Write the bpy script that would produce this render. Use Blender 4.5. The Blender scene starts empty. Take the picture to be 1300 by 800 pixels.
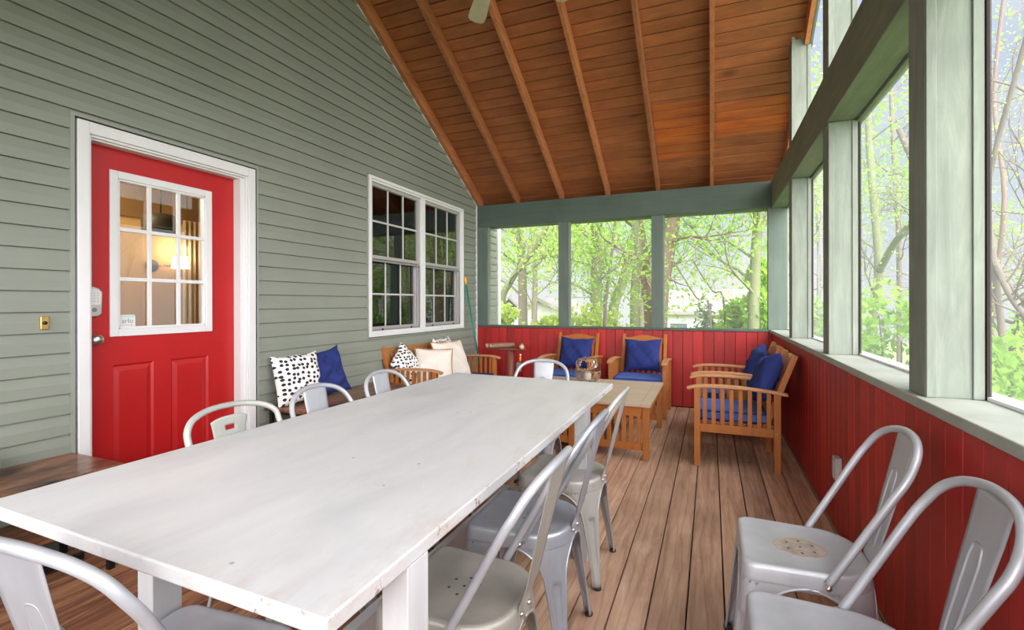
import bpy, math, random
from mathutils import Vector, Matrix
PI = math.pi
R = random.Random(7)
COL = bpy.context.scene.collection

# ------------------------------------------------------------------ mesh helpers
class MB:
    def __init__(s): s.v = []; s.f = []; s.sm = []
    def add(s, vs, fs, smooth=False):
        o = len(s.v); s.v += [tuple(p) for p in vs]
        s.f += [tuple(i+o for i in f) for f in fs]; s.sm += [smooth]*len(fs)
        return s
    def box(s, x0, x1, y0, y1, z0, z1, M=None):
        vs = [Vector((x, y, z)) for z in (z0, z1) for y in (y0, y1) for x in (x0, x1)]
        if M is not None: vs = [M @ p for p in vs]
        return s.add(vs, [(0,2,3,1),(4,5,7,6),(0,1,5,4),(2,6,7,3),(0,4,6,2),(1,3,7,5)])
    def bar(s, a, b, w, t, up=(0,0,1)):
        # rectangular bar from a to b; w across, t along "up"
        a = Vector(a); b = Vector(b); d = (b-a); L = d.length; d.normalize()
        side = d.cross(Vector(up)); side.normalize(); u = side.cross(d)
        M = Matrix((( side.x, d.x, u.x, a.x),(side.y, d.y, u.y, a.y),(side.z, d.z, u.z, a.z),(0,0,0,1)))
        return s.box(-w/2, w/2, 0, L, -t/2, t/2, M)
    def sweep(s, pts, w, t, side):
        # board of width w (along side vector) and thickness t following pts
        side = Vector(side).normalized(); P = [Vector(p) for p in pts]; vs = []; fs = []
        n = len(P)
        for i, p in enumerate(P):
            d = (P[min(i+1,n-1)]-P[max(i-1,0)]).normalized(); u = side.cross(d).normalized()
            for a, b in ((-1,-1),(1,-1),(1,1),(-1,1)): vs.append(p+side*a*w/2+u*b*t/2)
        for i in range(n-1):
            for k in range(4): fs.append((i*4+k, i*4+(k+1)%4, i*4+4+(k+1)%4, i*4+4+k))
        fs.append((3,2,1,0)); fs.append(tuple((n-1)*4+k for k in range(4)))
        return s.add(vs, fs)
    def tube(s, pts, r, n=10, closed=False, cap=True):
        P = [Vector(p) for p in pts]; m = len(P); vs = []; fs = []
        rr = r if isinstance(r, (list, tuple)) else [r]*m
        up = None
        for i, p in enumerate(P):
            if closed: d = P[(i+1)%m]-P[(i-1)%m]
            else: d = P[min(i+1,m-1)]-P[max(i-1,0)]
            d = d.normalized() if d.length > 1e-9 else Vector((0,0,1))
            if up is None:
                up = Vector((0,0,1)) if abs(d.z) < .9 else Vector((1,0,0))
            a = up - d*up.dot(d)
            if a.length < 1e-6: a = Vector((1,0,0)) - d*d.x
            a.normalize(); up = a; b = d.cross(a)
            for k in range(n):
                t = 2*PI*k/n; vs.append(p+(a*math.cos(t)+b*math.sin(t))*rr[i])
        for i in range(m if closed else m-1):
            j = (i+1) % m
            for k in range(n): fs.append((i*n+k, i*n+(k+1)%n, j*n+(k+1)%n, j*n+k))
        if cap and not closed:
            fs.append(tuple(range(n-1,-1,-1))); fs.append(tuple((m-1)*n+k for k in range(n)))
        return s.add(vs, fs, True)
    def lathe(s, prof, c=(0,0,0), n=32, axis='z'):
        vs = []; fs = []; m = len(prof)
        for (r, z) in prof:
            for k in range(n):
                t = 2*PI*k/n; p = (r*math.cos(t), r*math.sin(t), z)
                if axis == 'x': p = (p[2], p[0], p[1])
                if axis == 'y': p = (p[0], p[2], p[1])
                vs.append((p[0]+c[0], p[1]+c[1], p[2]+c[2]))
        for i in range(m-1):
            for k in range(n): fs.append((i*n+k, i*n+(k+1)%n, (i+1)*n+(k+1)%n, (i+1)*n+k))
        fs.append(tuple(range(n-1,-1,-1))); fs.append(tuple((m-1)*n+k for k in range(n)))
        return s.add(vs, fs, True)
    def prism(s, poly, axis, a0, a1):
        # extrude a 2D polygon along an axis
        n = len(poly); vs = []
        for a in (a0, a1):
            for (p, q) in poly:
                vs.append({'x':(a,p,q),'y':(p,a,q),'z':(p,q,a)}[axis])
        fs = [tuple(range(n-1,-1,-1)), tuple(range(n,2*n))]
        fs += [(i, (i+1)%n, n+(i+1)%n, n+i) for i in range(n)]
        return s.add(vs, fs)
    def grid(s, fn, nu, nv, smooth=True):
        vs = [fn(i/nu, j/nv) for i in range(nu+1) for j in range(nv+1)]
        fs = [(i*(nv+1)+j, (i+1)*(nv+1)+j, (i+1)*(nv+1)+j+1, i*(nv+1)+j+1) for i in range(nu) for j in range(nv)]
        return s.add(vs, fs, smooth)
    def build(s, name, mat, parent=None, bevel=0, solid=0, loc=None, fixn=True):
        me = bpy.data.meshes.new(name); me.from_pydata(s.v, [], s.f)
        me.polygons.foreach_set('use_smooth', s.sm)
        if fixn and len(s.v) < 60000:
            import bmesh
            bm = bmesh.new(); bm.from_mesh(me); bmesh.ops.recalc_face_normals(bm, faces=bm.faces); bm.to_mesh(me); bm.free()
        if mat: me.materials.append(mat)
        o = bpy.data.objects.new(name, me); COL.objects.link(o)
        if parent: o.parent = parent
        if loc: o.location = loc
        if solid:
            m = o.modifiers.new('solid', 'SOLIDIFY'); m.thickness = solid; m.offset = 0
        if bevel:
            m = o.modifiers.new('bevel', 'BEVEL'); m.width = bevel; m.segments = 2; m.limit_method = 'ANGLE'
        return o

def tag(o, label=None, cat=None, group=None, kind=None):
    if label: o['label'] = label
    if cat: o['category'] = cat
    if group: o['group'] = group
    if kind: o['kind'] = kind
    return o
def empty(name, loc=(0,0,0), rz=0):
    o = bpy.data.objects.new(name, None); COL.objects.link(o)
    o.location = loc; o.rotation_euler = (0,0,rz); o.empty_display_size = .1
    return o
def copy_tree(o, parent=None):
    c = o.copy(); COL.objects.link(c)
    if parent: c.parent = parent
    for ch in [x for x in COL.objects if x.parent == o]: copy_tree(ch, c)
    return c
def swap_mat(root, old, new, skip=()):
    skip = skip or ('~',)
    # a copy that wears another finish gets its own mesh data
    for o in COL.objects:
        p = o
        while p is not None and p != root: p = p.parent
        if p == root and o.type == 'MESH' and o.data.materials and o.data.materials[0] == old and not o.name.startswith(skip):
            o.data = o.data.copy(); o.data.materials[0] = new
def crom(P, n=6, closed=False):
    P = [Vector(p) for p in P]; out = []; m = len(P)
    for i in range(m if closed else m-1):
        if closed: p0,p1,p2,p3 = P[(i-1)%m],P[i],P[(i+1)%m],P[(i+2)%m]
        else: p0,p1,p2,p3 = P[max(i-1,0)],P[i],P[i+1],P[min(i+2,m-1)]
        for k in range(n):
            t = k/n
            out.append(.5*((2*p1)+(p2-p0)*t+(2*p0-5*p1+4*p2-p3)*t*t+(3*p1-p0-3*p2+p3)*t**3))
    if not closed: out.append(P[-1])
    return out

# ------------------------------------------------------------------ materials
def nmat(name):
    m = bpy.data.materials.new(name); m.use_nodes = True
    nt = m.node_tree; b = nt.nodes['Principled BSDF']
    return m, nt, b
class NT:
    def __init__(s, nt): s.nt = nt
    def n(s, t, **k):
        x = s.nt.nodes.new(t)
        for a, v in k.items(): setattr(x, a, v)
        return x
    def l(s, a, b): s.nt.links.new(a, b)
    def math(s, op, a, b=None, c=None, clamp=False):
        x = s.n('ShaderNodeMath', operation=op, use_clamp=clamp)
        for i, q in enumerate((a, b, c)):
            if q is None: continue
            if isinstance(q, (int, float)): x.inputs[i].default_value = q
            else: s.l(q, x.inputs[i])
        return x.outputs[0]
    def mix(s, f, a, b, bt='MIX'):
        x = s.n('ShaderNodeMix', data_type='RGBA', blend_type=bt)
        for i, q in ((0, f), (6, a), (7, b)):
            if isinstance(q, (int, float)): x.inputs[i].default_value = q
            elif isinstance(q, (tuple, list)): x.inputs[i].default_value = (*q, 1)[:4]
            else: s.l(q, x.inputs[i])
        return x.outputs[2]
    def ramp(s, f, stops):
        x = s.n('ShaderNodeValToRGB'); el = x.color_ramp.elements
        while len(el) < len(stops): el.new(.5)
        for e, (p, c) in zip(el, stops):
            e.position = p; e.color = (*c, 1) if len(c) == 3 else c
        s.l(f, x.inputs[0]); return x.outputs[0]
    def obj(s): return s.n('ShaderNodeTexCoord').outputs['Object']
    def xyz(s, v):
        x = s.n('ShaderNodeSeparateXYZ'); s.l(v, x.inputs[0]); return x.outputs
    def map(s, v, sc):
        x = s.n('ShaderNodeMapping'); s.l(v, x.inputs[0]); x.inputs['Scale'].default_value = sc; return x.outputs[0]
    def noise(s, v, scale=5, detail=4, rough=.55, dist=0):
        x = s.n('ShaderNodeTexNoise'); s.l(v, x.inputs['Vector'])
        x.inputs['Scale'].default_value = scale; x.inputs['Detail'].default_value = detail
        x.inputs['Roughness'].default_value = rough; x.inputs['Distortion'].default_value = dist
        return x.outputs[0]
    def bump(s, h, strength=.3, dist=.002):
        x = s.n('ShaderNodeBump'); s.l(h, x.inputs['Height']); x.inputs['Strength'].default_value = strength
        x.inputs['Distance'].default_value = dist; return x.outputs[0]
    def white(s, a):
        x = s.n('ShaderNodeTexWhiteNoise', noise_dimensions='1D'); s.l(a, x.inputs['W']); return x.outputs[0]
def smul(c, k): return tuple(min(1, q*k) for q in c)

def paint(name, c, rough=.5, var=.12, metal=0, scale=3, bump=.1, spec=.5):
    m, nt, b = nmat(name); N = NT(nt); o = N.obj()
    f = N.noise(o, scale, 5)
    col = N.ramp(f, [(.3, smul(c, 1-var)), (.7, smul(c, 1+var))])
    N.l(col, b.inputs['Base Color']); b.inputs['Roughness'].default_value = rough
    b.inputs['Metallic'].default_value = metal; b.inputs['Specular IOR Level'].default_value = spec
    if bump: N.l(N.bump(N.noise(o, scale*25, 3), bump), b.inputs['Normal'])
    return m
def wood(name, c, axis=2, rough=.5, k=1.0, dark=.55, bump=.25):
    m, nt, b = nmat(name); N = NT(nt); o = N.obj()
    sc = [28.0, 28.0, 28.0]; sc[axis] = 2.0
    f = N.noise(N.map(o, tuple(q*k for q in sc)), 1, 6, .65, .6)
    g = N.noise(o, 2.3, 3)
    col = N.ramp(f, [(.25, smul(c, dark)), (.5, c), (.78, smul(c, 1.25))])
    col = N.mix(.5, col, N.ramp(g, [(.3, smul(c, .8)), (.7, smul(c, 1.15))]))
    N.l(col, b.inputs['Base Color']); b.inputs['Roughness'].default_value = rough
    N.l(N.bump(f, bump), b.inputs['Normal'])
    return m

# tongue-and-groove / board surface: boards indexed along one axis with own tone
def board_mat(name, c, idx_axis, pitch, off, grain_axis, stops, rough=.6, grain=(18, 1.2), tint=.25, extra=None, bump=.3, knots=0, tv=.42):
    m, nt, b = nmat(name); N = NT(nt); o = N.obj(); X = N.xyz(o)
    idx = N.math('FLOOR', N.math('DIVIDE', N.math('SUBTRACT', X[idx_axis], off), pitch))
    rnd = N.white(idx)
    sh = N.n('ShaderNodeCombineXYZ'); N.l(N.math('MULTIPLY', rnd, 37.0), sh.inputs[grain_axis])
    N.l(N.math('MULTIPLY', rnd, 3.1), sh.inputs[(grain_axis+1)%3])
    ad = N.n('ShaderNodeVectorMath', operation='ADD'); N.l(o, ad.inputs[0]); N.l(sh.outputs[0], ad.inputs[1])
    sc = [grain[0]]*3; sc[grain_axis] = grain[1]
    f = N.noise(N.map(ad.outputs[0], tuple(sc)), 1, 7, .68, .9)
    g = N.noise(ad.outputs[0], 3, 4)
    col = N.ramp(f, stops)
    col = N.mix(tint, col, N.ramp(g, [(.3, smul(c, .65)), (.72, smul(c, 1.4))]))
    tone = N.math('ADD', N.math('MULTIPLY', rnd, tv), 1-tv/2)
    hs = N.n('ShaderNodeHueSaturation'); N.l(col, hs.inputs['Color']); N.l(tone, hs.inputs['Value']); col = hs.outputs[0]
    if knots:
        vo = N.n('ShaderNodeTexVoronoi'); vo.inputs['Scale'].default_value = knots
        kx = [1,1,1]; kx[grain_axis] = .55
        N.l(N.map(ad.outputs[0], tuple(kx)), vo.inputs['Vector'])
        kf = N.ramp(vo.outputs['Distance'], [(.02, (1,1,1)), (.10, (0,0,0))])
        col = N.mix(N.math('MULTIPLY', kf, .75), col, smul(c, .28))
    if extra: col = extra(N, X, o, col, rnd, idx)
    N.l(col, b.inputs['Base Color']); b.inputs['Roughness'].default_value = rough
    N.l(N.bump(f, bump), b.inputs['Normal'])
    return m

M = {}
M['siding'] = paint('siding_paint', (.225,.245,.21), .45, .07, scale=1.5, bump=.08)
M['siding_trim'] = paint('siding_channel', (.26,.28,.25), .5, .05)
M['sage'] = board_mat('sage_rough_sawn', (.27,.34,.275), 1, 50, 0, 2,
        [(.25,(.11,.125,.108)),(.5,(.165,.18,.158)),(.75,(.24,.255,.225))], rough=.75, grain=(22,2.5), tint=.2, bump=.8)
M['sage_y'] = board_mat('sage_rough_sawn_beam', (.23,.28,.21), 0, 50, 0, 1,
        [(.2,(.09,.10,.072)),(.5,(.135,.15,.11)),(.8,(.20,.215,.16))], rough=.75, grain=(22,2.0), tint=.2, bump=.6)
M['green'] = board_mat('green_painted_beam', (.10,.16,.13), 1, 50, 0, 0,
        [(.2,(.040,.060,.048)),(.5,(.054,.078,.063)),(.8,(.075,.104,.085))], rough=.6, grain=(14,1.5), tint=.2)
M['green_z'] = board_mat('green_painted_post', (.12,.18,.15), 1, 50, 0, 2,
        [(.2,(.065,.09,.074)),(.5,(.09,.12,.10)),(.8,(.125,.16,.134))], rough=.6, grain=(14,1.5), tint=.2)
M['cap'] = paint('cap_rail_paint', (.31,.335,.295), .6, .12, scale=6, bump=.3)
M['white'] = paint('white_trim', (.68,.685,.70), .4, .03)
M['greywhite'] = paint('grille_vinyl', (.50,.50,.49), .45, .05)
M['screenframe'] = paint('screen_frame', (.22,.22,.22), .5, .05)
M['reddoor'] = paint('red_door_paint', (.42,.006,.008), .38, .10, scale=2, bump=.06)
def redwear(N, X, o, col, rnd, idx):
    n = N.noise(N.map(o, (6, 6, 1.2)), 1.6, 6, .7)
    return N.mix(N.ramp(n, [(.60,(0,0,0)),(.80,(.45,.45,.45))]), col, (.50,.10,.09))
M['red_r'] = board_mat('red_beadboard_side', (.40,.018,.014), 1, .107, .71, 2,
        [(.2,(.25,.008,.008)),(.5,(.36,.013,.012)),(.8,(.44,.025,.020))], rough=.5, grain=(26,1.6), extra=redwear)
M['red_f'] = board_mat('red_beadboard_end', (.44,.016,.014), 0, .114, -3.047, 2,
        [(.2,(.24,.007,.008)),(.5,(.34,.011,.012)),(.8,(.42,.022,.020))], rough=.5, grain=(26,1.6), extra=redwear)
M['dark'] = paint('dark_gap', (.02,.012,.01), .9, .1, bump=0)
def deckx(N, X, o, col, rnd, idx):
    cv = N.n('ShaderNodeCombineXYZ'); N.l(N.math('ADD', X[0], N.math('MULTIPLY', rnd, 9.0)), cv.inputs[0])
    N.l(N.math('MULTIPLY_ADD', X[1], .10, N.math('MULTIPLY', rnd, 23.0)), cv.inputs[1])
    wv = N.n('ShaderNodeTexWave', wave_type='BANDS', bands_direction='X', wave_profile='SAW'); N.l(cv.outputs[0], wv.inputs['Vector'])
    wv.inputs['Scale'].default_value = 7; wv.inputs['Distortion'].default_value = 11; wv.inputs['Detail'].default_value = 3; wv.inputs['Detail Scale'].default_value = 1.6
    ring = N.ramp(wv.outputs[0], [(.0,(.62,.56,.52)),(.25,(1,1,1)),(.85,(1.0,.98,.95)),(1,(.62,.56,.52))])
    col = N.mix(.6, col, ring, 'MULTIPLY')
    pale = N.noise(N.map(o, (4, 1.1, 4)), 1.3, 7, .75)
    col = N.mix(N.ramp(pale, [(.56,(0,0,0)),(.72,(.5,.5,.5))]), col, (.60,.47,.38))
    n = N.noise(o, 1.3, 4)
    edge = N.math('ADD', X[0], N.math('MULTIPLY', N.math('SUBTRACT', n, .5), .5))
    f = N.ramp(N.math('MULTIPLY_ADD', edge, -1.6, -1.1), [(0,(0,0,0)),(.5,(.85,.85,.85))])
    rich = N.noise(N.map(o, (16, 1.4, 16)), 1, 7, .7, 1.0)
    rc = N.ramp(rich, [(.34,(.05,.016,.009)),(.48,(.20,.065,.028)),(.66,(.52,.27,.13))])
    return N.mix(f, col, rc)
DP, DO = .1435, .05
M['deck'] = board_mat('deck_boards', (.42,.26,.18), 0, DP, DO, 1,
        [(.26,(.19,.105,.07)),(.42,(.42,.25,.17)),(.56,(.60,.385,.27)),(.74,(.78,.57,.43))], rough=.62, grain=(15,1.1), tint=.4, extra=deckx, knots=2.2, bump=.6)
CSL, CP = .574, .122/1.153
def ceilx(N, X, o, col, rnd, idx):
    def box(x0, x1, y0, y1):
        a = N.math('MULTIPLY', N.math('GREATER_THAN', X[0], x0), N.math('LESS_THAN', X[0], x1))
        b = N.math('MULTIPLY', N.math('GREATER_THAN', X[1], y0), N.math('LESS_THAN', X[1], y1))
        return N.math('MULTIPLY', a, b)
    m1 = N.math('ADD', box(-.56, .02, 5.20, 5.86), box(.06, .72, 5.28, 5.66), clamp=True)
    m1 = N.math('MULTIPLY', m1, N.math('MULTIPLY_ADD', rnd, .7, .35), clamp=True)
    n = N.noise(N.map(o, (1.5, 9, 9)), 1.5, 5)
    oc = N.ramp(n, [(.3,(.42,.075,.012)),(.7,(.78,.20,.03))])
    return N.mix(m1, col, oc)
M['ceil'] = board_mat('ceiling_boards', (.36,.115,.04), 1, CP, 6.119-60*CP, 0,
        [(.25,(.20,.055,.020)),(.45,(.33,.105,.036)),(.62,(.44,.155,.058)),(.80,(.66,.30,.13))], rough=.55, grain=(22,2.2), tint=.45, extra=ceilx, knots=1.7, tv=.22)
M['rafter'] = board_mat('rafter_wood', (.42,.15,.06), 0, .61, -3.3, 1,
        [(.25,(.20,.06,.022)),(.5,(.42,.15,.058)),(.8,(.58,.25,.11))], rough=.55, grain=(30,1.2), tint=.3)
M['teak'] = wood('oiled_teak', (.40,.135,.028), 2, .42, dark=.6)
M['teak_top'] = wood('weathered_teak', (.46,.355,.26), 0, .55, dark=.7)
M['teak_arm'] = wood('worn_teak_arm', (.50,.24,.10), 1, .38, dark=.7)
M['teak_dk'] = wood('dark_oiled_teak', (.24,.075,.022), 2, .4, dark=.6)
M['bench'] = None
M['black'] = paint('black_metal', (.012,.012,.014), .45, .1, metal=.3)
M['brass'] = paint('brass', (.72,.48,.16), .25, .05, metal=1)
M['nickel'] = paint('satin_nickel', (.62,.60,.58), .28, .05, metal=1, bump=0)
M['rubber'] = paint('rubber', (.02,.02,.02), .8, .1)
M['blue'] = paint('blue_cushion_fabric', (.022,.035,.165), .85, .14, scale=5, bump=.35, spec=.2)
M['blue_seat'] = paint('blue_seat_fabric', (.075,.135,.43), .85, .10, scale=4, bump=.35, spec=.2)
M['cream'] = paint('cream_linen', (.72,.66,.60), .9, .06, scale=8, bump=.4, spec=.2)
M['jute'] = paint('jute_trim', (.36,.20,.085), .9, .3, scale=60, bump=.5)
M['rope'] = paint('rope', (.33,.20,.10), .9, .35, scale=90, bump=.6)
M['yellow'] = paint('yellow_plastic', (.80,.38,.03), .4, .05)
M['greenpole'] = paint('green_enamel', (.0,.20,.13), .35, .08)
M['logbark'] = wood('log_bark', (.30,.17,.12), 0, .8, k=1.5)
M['logend'] = paint('log_end', (.66,.50,.36), .8, .2, scale=30)
M['postwood'] = wood('reddish_post_wood', (.22,.065,.04), 2, .6)
M['amber'] = paint('amber_bead', (.85,.38,.02), .25, .05)
M['bead'] = paint('white_bead', (.85,.82,.78), .4, .05)
M['plate'] = paint('grey_plastic', (.42,.41,.40), .4, .04)
M['fan'] = paint('fan_blade_cream', (.62,.56,.40), .5, .12, scale=9)
M['plaster'] = paint('tan_plaster', (.50,.34,.14), .8, .05)
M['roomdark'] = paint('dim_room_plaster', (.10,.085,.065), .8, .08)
M['curtain'] = paint('curtain_cloth', (.62,.50,.32), .9, .08, scale=12)
M['hang'] = paint('dark_metal_dish', (.03,.025,.02), .5, .2)

def table_mat():
    m, nt, b = nmat('whitewashed_table'); N = NT(nt); o = N.obj(); X = N.xyz(o)
    f = N.noise(N.map(o, (5, 1.3, 5)), 1, 6, .6, .4)
    col = N.ramp(f, [(.25,(.47,.475,.50)),(.5,(.565,.57,.595)),(.75,(.63,.635,.65))])
    g = N.noise(N.map(o, (10, 4, 10)), 1.4, 8, .75, .8)
    sm = N.ramp(g, [(.56,(0,0,0)),(.80,(.6,.6,.6))])
    col = N.mix(sm, col, (.52,.43,.37))
    # chipped edges (outline of the slab in local coordinates)
    ex = N.math('MINIMUM', N.math('SUBTRACT', .555, N.math('ABSOLUTE', X[0])), N.math('SUBTRACT', 1.19, N.math('ABSOLUTE', X[1])))
    en = N.noise(o, 14, 6, .8)
    chip = N.math('MULTIPLY', N.math('LESS_THAN', ex, N.math('MULTIPLY_ADD', en, .075, -.041)), N.math('GREATER_THAN', en, .60))
    col = N.mix(N.math('MULTIPLY', chip, .8), col, (.20,.11,.08))
    wear = N.math('MULTIPLY', N.math('SUBTRACT', 1, N.math('DIVIDE', ex, .16), clamp=True), N.ramp(N.noise(N.map(o, (9, 3, 9)), 1.5, 7, .75), [(.50,(0,0,0)),(.68,(.5,.5,.5))]))
    col = N.mix(wear, col, (.44,.35,.29))
    sp = N.n('ShaderNodeTexVoronoi'); sp.inputs['Scale'].default_value = 7; N.l(o, sp.inputs['Vector'])
    spf = N.math('LESS_THAN', sp.outputs['Distance'], .035)
    col = N.mix(N.math('MULTIPLY', spf, .7), col, (.25,.18,.14))
    # a cup ring on the paint
    rx = N.math('SUBTRACT', X[0], .085); ry = N.math('SUBTRACT', X[1], .14)
    rr = N.math('SQRT', N.math('ADD', N.math('MULTIPLY', rx, rx), N.math('MULTIPLY', ry, ry)))
    ring = N.math('LESS_THAN', N.math('ABSOLUTE', N.math('SUBTRACT', rr, .032)), .0016)
    col = N.mix(N.math('MULTIPLY', ring, .55), col, (.25,.2,.18))
    N.l(col, b.inputs['Base Color']); b.inputs['Roughness'].default_value = .42
    N.l(N.bump(N.math('ADD', f, N.math('MULTIPLY', g, .5)), .25), b.inputs['Normal'])
    return m
M['table'] = table_mat()
M['tleg'] = wood('whitewashed_leg', (.55,.555,.58), 2, .5, dark=.9, bump=.1)

def steel(name, c, rough=.44, metal=.36, rust=0, patch=False, streak=0):
    m, nt, b = nmat(name); N = NT(nt); o = N.obj(); X = N.xyz(o)
    f = N.noise(N.map(o, (9, 9, 3)), 1, 6, .65)
    col = N.ramp(f, [(.3, smul(c,.88)), (.7, smul(c,1.08))])
    if rust:
        g = N.noise(o, 9, 7, .75)
        col = N.mix(N.ramp(g, [(.68-rust*.1,(0,0,0)),(.76,(.75,.75,.75))]), col, (.30,.14,.07))
    if patch:
        n = N.noise(o, 9, 3)
        x = N.math('MULTIPLY', X[0], 1.25); y = N.math('SUBTRACT', X[1], -.0)
        r = N.math('SQRT', N.math('ADD', N.math('MULTIPLY', x, x), N.math('MULTIPLY', y, y)))
        r = N.math('MULTIPLY_ADD', n, .05, r)
        core = N.math('LESS_THAN', r, .098); rim = N.math('MULTIPLY', N.math('LESS_THAN', r, .104), .8)
        col = N.mix(rim, col, (.55,.36,.22))
        col = N.mix(core, col, N.ramp(N.noise(o, 22, 6, .7), [(.35,(.34,.27,.23)),(.7,(.56,.50,.46))]))
    # seven drain holes punched in the seat
    z = N.math('GREATER_THAN', X[2], .435)
    tot = None
    for (hx, hy) in [(0,0)]+[(.043*math.cos(a*PI/3), .043*math.sin(a*PI/3)) for a in range(6)]:
        dx = N.math('SUBTRACT', X[0], hx); dy = N.math('SUBTRACT', X[1], hy)
        q = N.math('LESS_THAN', N.math('ADD', N.math('MULTIPLY', dx, dx), N.math('MULTIPLY', dy, dy)), .0045**2)
        tot = q if tot is None else N.math('ADD', tot, q, clamp=True)
    hole = N.math('MULTIPLY', tot, z)
    col = N.mix(hole, col, (.015,.012,.01))
    N.l(col, b.inputs['Base Color']); N.l(N.math('MULTIPLY', N.math('SUBTRACT', 1, hole), metal), b.inputs['Metallic'])
    N.l(N.ramp(f, [(.3,(rough*.85,)*3),(.7,(rough*1.2,)*3)]), b.inputs['Roughness'])
    N.l(N.bump(N.noise(o, 60, 3), .05), b.inputs['Normal'])
    return m
M['st'] = steel('silver_chair_paint', (.44,.455,.50))
M['st_beige'] = steel('greige_worn_chair_paint', (.34,.325,.295), .45, .25, rust=.5)
M['st_worn'] = steel('rust_specked_chair_paint', (.40,.395,.375), .45, .25, rust=.9)
M['st_patch'] = steel('silver_chair_paint_with_bare_patch', (.46,.475,.52), patch=True)
M['st_grey'] = steel('matte_grey_chair_paint', (.43,.445,.42), .5, .2, rust=.2)

def bench_mat():
    m, nt, b = nmat('mottled_brown_bench_top'); N = NT(nt); o = N.obj()
    f = N.noise(N.map(o, (7, 2.2, 7)), 1, 7, .7, .8)
    col = N.ramp(f, [(.36,(.02,.012,.010)),(.46,(.10,.04,.024)),(.55,(.25,.105,.052)),(.70,(.42,.20,.10))])
    N.l(col, b.inputs['Base Color']); b.inputs['Roughness'].default_value = .28
    return m
M['bench'] = bench_mat()

def dots_mat():
    m, nt, b = nmat('dalmatian_dot_fabric'); N = NT(nt); o = N.obj(); X = N.xyz(o)
    c = N.n('ShaderNodeCombineXYZ'); N.l(X[0], c.inputs[0]); N.l(N.math('MULTIPLY', X[2], 1.12), c.inputs[1])
    v = N.n('ShaderNodeTexVoronoi', voronoi_dimensions='2D'); v.inputs['Scale'].default_value = 25; v.inputs['Randomness'].default_value = .55
    N.l(c.outputs[0], v.inputs['Vector'])
    d = N.math('ADD', v.outputs['Distance'], N.math('MULTIPLY', N.noise(o, 90, 2), .12))
    k = N.math('LESS_THAN', d, .37)
    N.l(N.mix(k, (.78,.75,.74), (.012,.012,.022)), b.inputs['Base Color']); b.inputs['Roughness'].default_value = .9
    return m
M['dots'] = dots_mat()

def glass_mat(name, tint=(1,1,1), refl=1.0):
    # thin pane: clear transmission with real Fresnel mirror reflection
    m, nt, b = nmat(name); N = NT(nt); nt.nodes.remove(b)
    out = nt.nodes['Material Output']
    tr = N.n('ShaderNodeBsdfTransparent'); tr.inputs[0].default_value = (*tint, 1)
    gl = N.n('ShaderNodeBsdfGlossy'); gl.inputs['Roughness'].default_value = .0
    fr = N.n('ShaderNodeFresnel'); fr.inputs[0].default_value = 1.52
    mx = N.n('ShaderNodeMixShader')
    N.l(N.math('MULTIPLY', fr.outputs[0], 2.5*refl, clamp=True), mx.inputs[0]); N.l(tr.outputs[0], mx.inputs[1]); N.l(gl.outputs[0], mx.inputs[2])
    N.l(mx.outputs[0], out.inputs[0]); return m
M['pane'] = glass_mat('window_pane')
M['jar'] = glass_mat('lantern_glass', (.93,.93,.91), .22)
def screen_mat(name, c, cover):
    m, nt, b = nmat(name); N = NT(nt); nt.nodes.remove(b); out = nt.nodes['Material Output']
    tr = N.n('ShaderNodeBsdfTransparent'); df = N.n('ShaderNodeBsdfDiffuse'); df.inputs[0].default_value = (*c, 1)
    tl = N.n('ShaderNodeBsdfTranslucent'); tl.inputs[0].default_value = (*c, 1)
    a = N.n('ShaderNodeAddShader'); N.l(df.outputs[0], a.inputs[0]); N.l(tl.outputs[0], a.inputs[1])
    mx = N.n('ShaderNodeMixShader'); mx.inputs[0].default_value = cover
    N.l(tr.outputs[0], mx.inputs[1]); N.l(a.outputs[0], mx.inputs[2]); N.l(mx.outputs[0], out.inputs[0]); return m
M['screen'] = screen_mat('insect_screen', (.16,.165,.18), .15)
M['screen_sag'] = screen_mat('sagging_insect_screen', (.22,.21,.24), .34)
def emit_mat(name, c, s):
    m, nt, b = nmat(name); b.inputs['Base Color'].default_value = (*c, 1)
    b.inputs['Emission Color'].default_value = (*c, 1); b.inputs['Emission Strength'].default_value = s; return m
M['shade'] = emit_mat('lit_lamp_shade', (1,.80,.52), 2.2)
def leaf_mat(name, c1, c2):
    m, nt, b = nmat(name); N = NT(nt); out = nt.nodes['Material Output']; nt.nodes.remove(b)
    o = N.obj(); col = N.ramp(N.noise(o, 1.7, 3), [(.3, c1), (.7, c2)])
    d = N.n('ShaderNodeBsdfDiffuse'); t = N.n('ShaderNodeBsdfTranslucent'); N.l(col, d.inputs[0]); N.l(col, t.inputs[0])
    mx = N.n('ShaderNodeMixShader'); mx.inputs[0].default_value = .55
    N.l(d.outputs[0], mx.inputs[1]); N.l(t.outputs[0], mx.inputs[2]); N.l(mx.outputs[0], out.inputs[0]); return m
M['leaf'] = leaf_mat('spring_leaves', (.20,.38,.05), (.42,.62,.13))
M['leaf_y'] = leaf_mat('yellow_green_leaves', (.34,.46,.08), (.60,.70,.22))
M['leaf_p'] = leaf_mat('pale_bush_leaves', (.30,.38,.13), (.56,.60,.28))
M['needle'] = leaf_mat('conifer_needles', (.14,.20,.13), (.26,.34,.24))
M['bark'] = wood('grey_bark', (.15,.125,.10), 2, .9, k=.5)
M['bark_g'] = wood('mossy_bark', (.15,.17,.085), 2, .9, k=.5)
M['bark_r'] = wood('reddish_bark', (.19,.125,.095), 2, .9, k=.5)
M['ivy'] = leaf_mat('ivy_leaves', (.12,.24,.06), (.34,.46,.14))
M['grass'] = paint('grass_ground', (.22,.32,.10), .95, .3, scale=.8)
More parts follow.
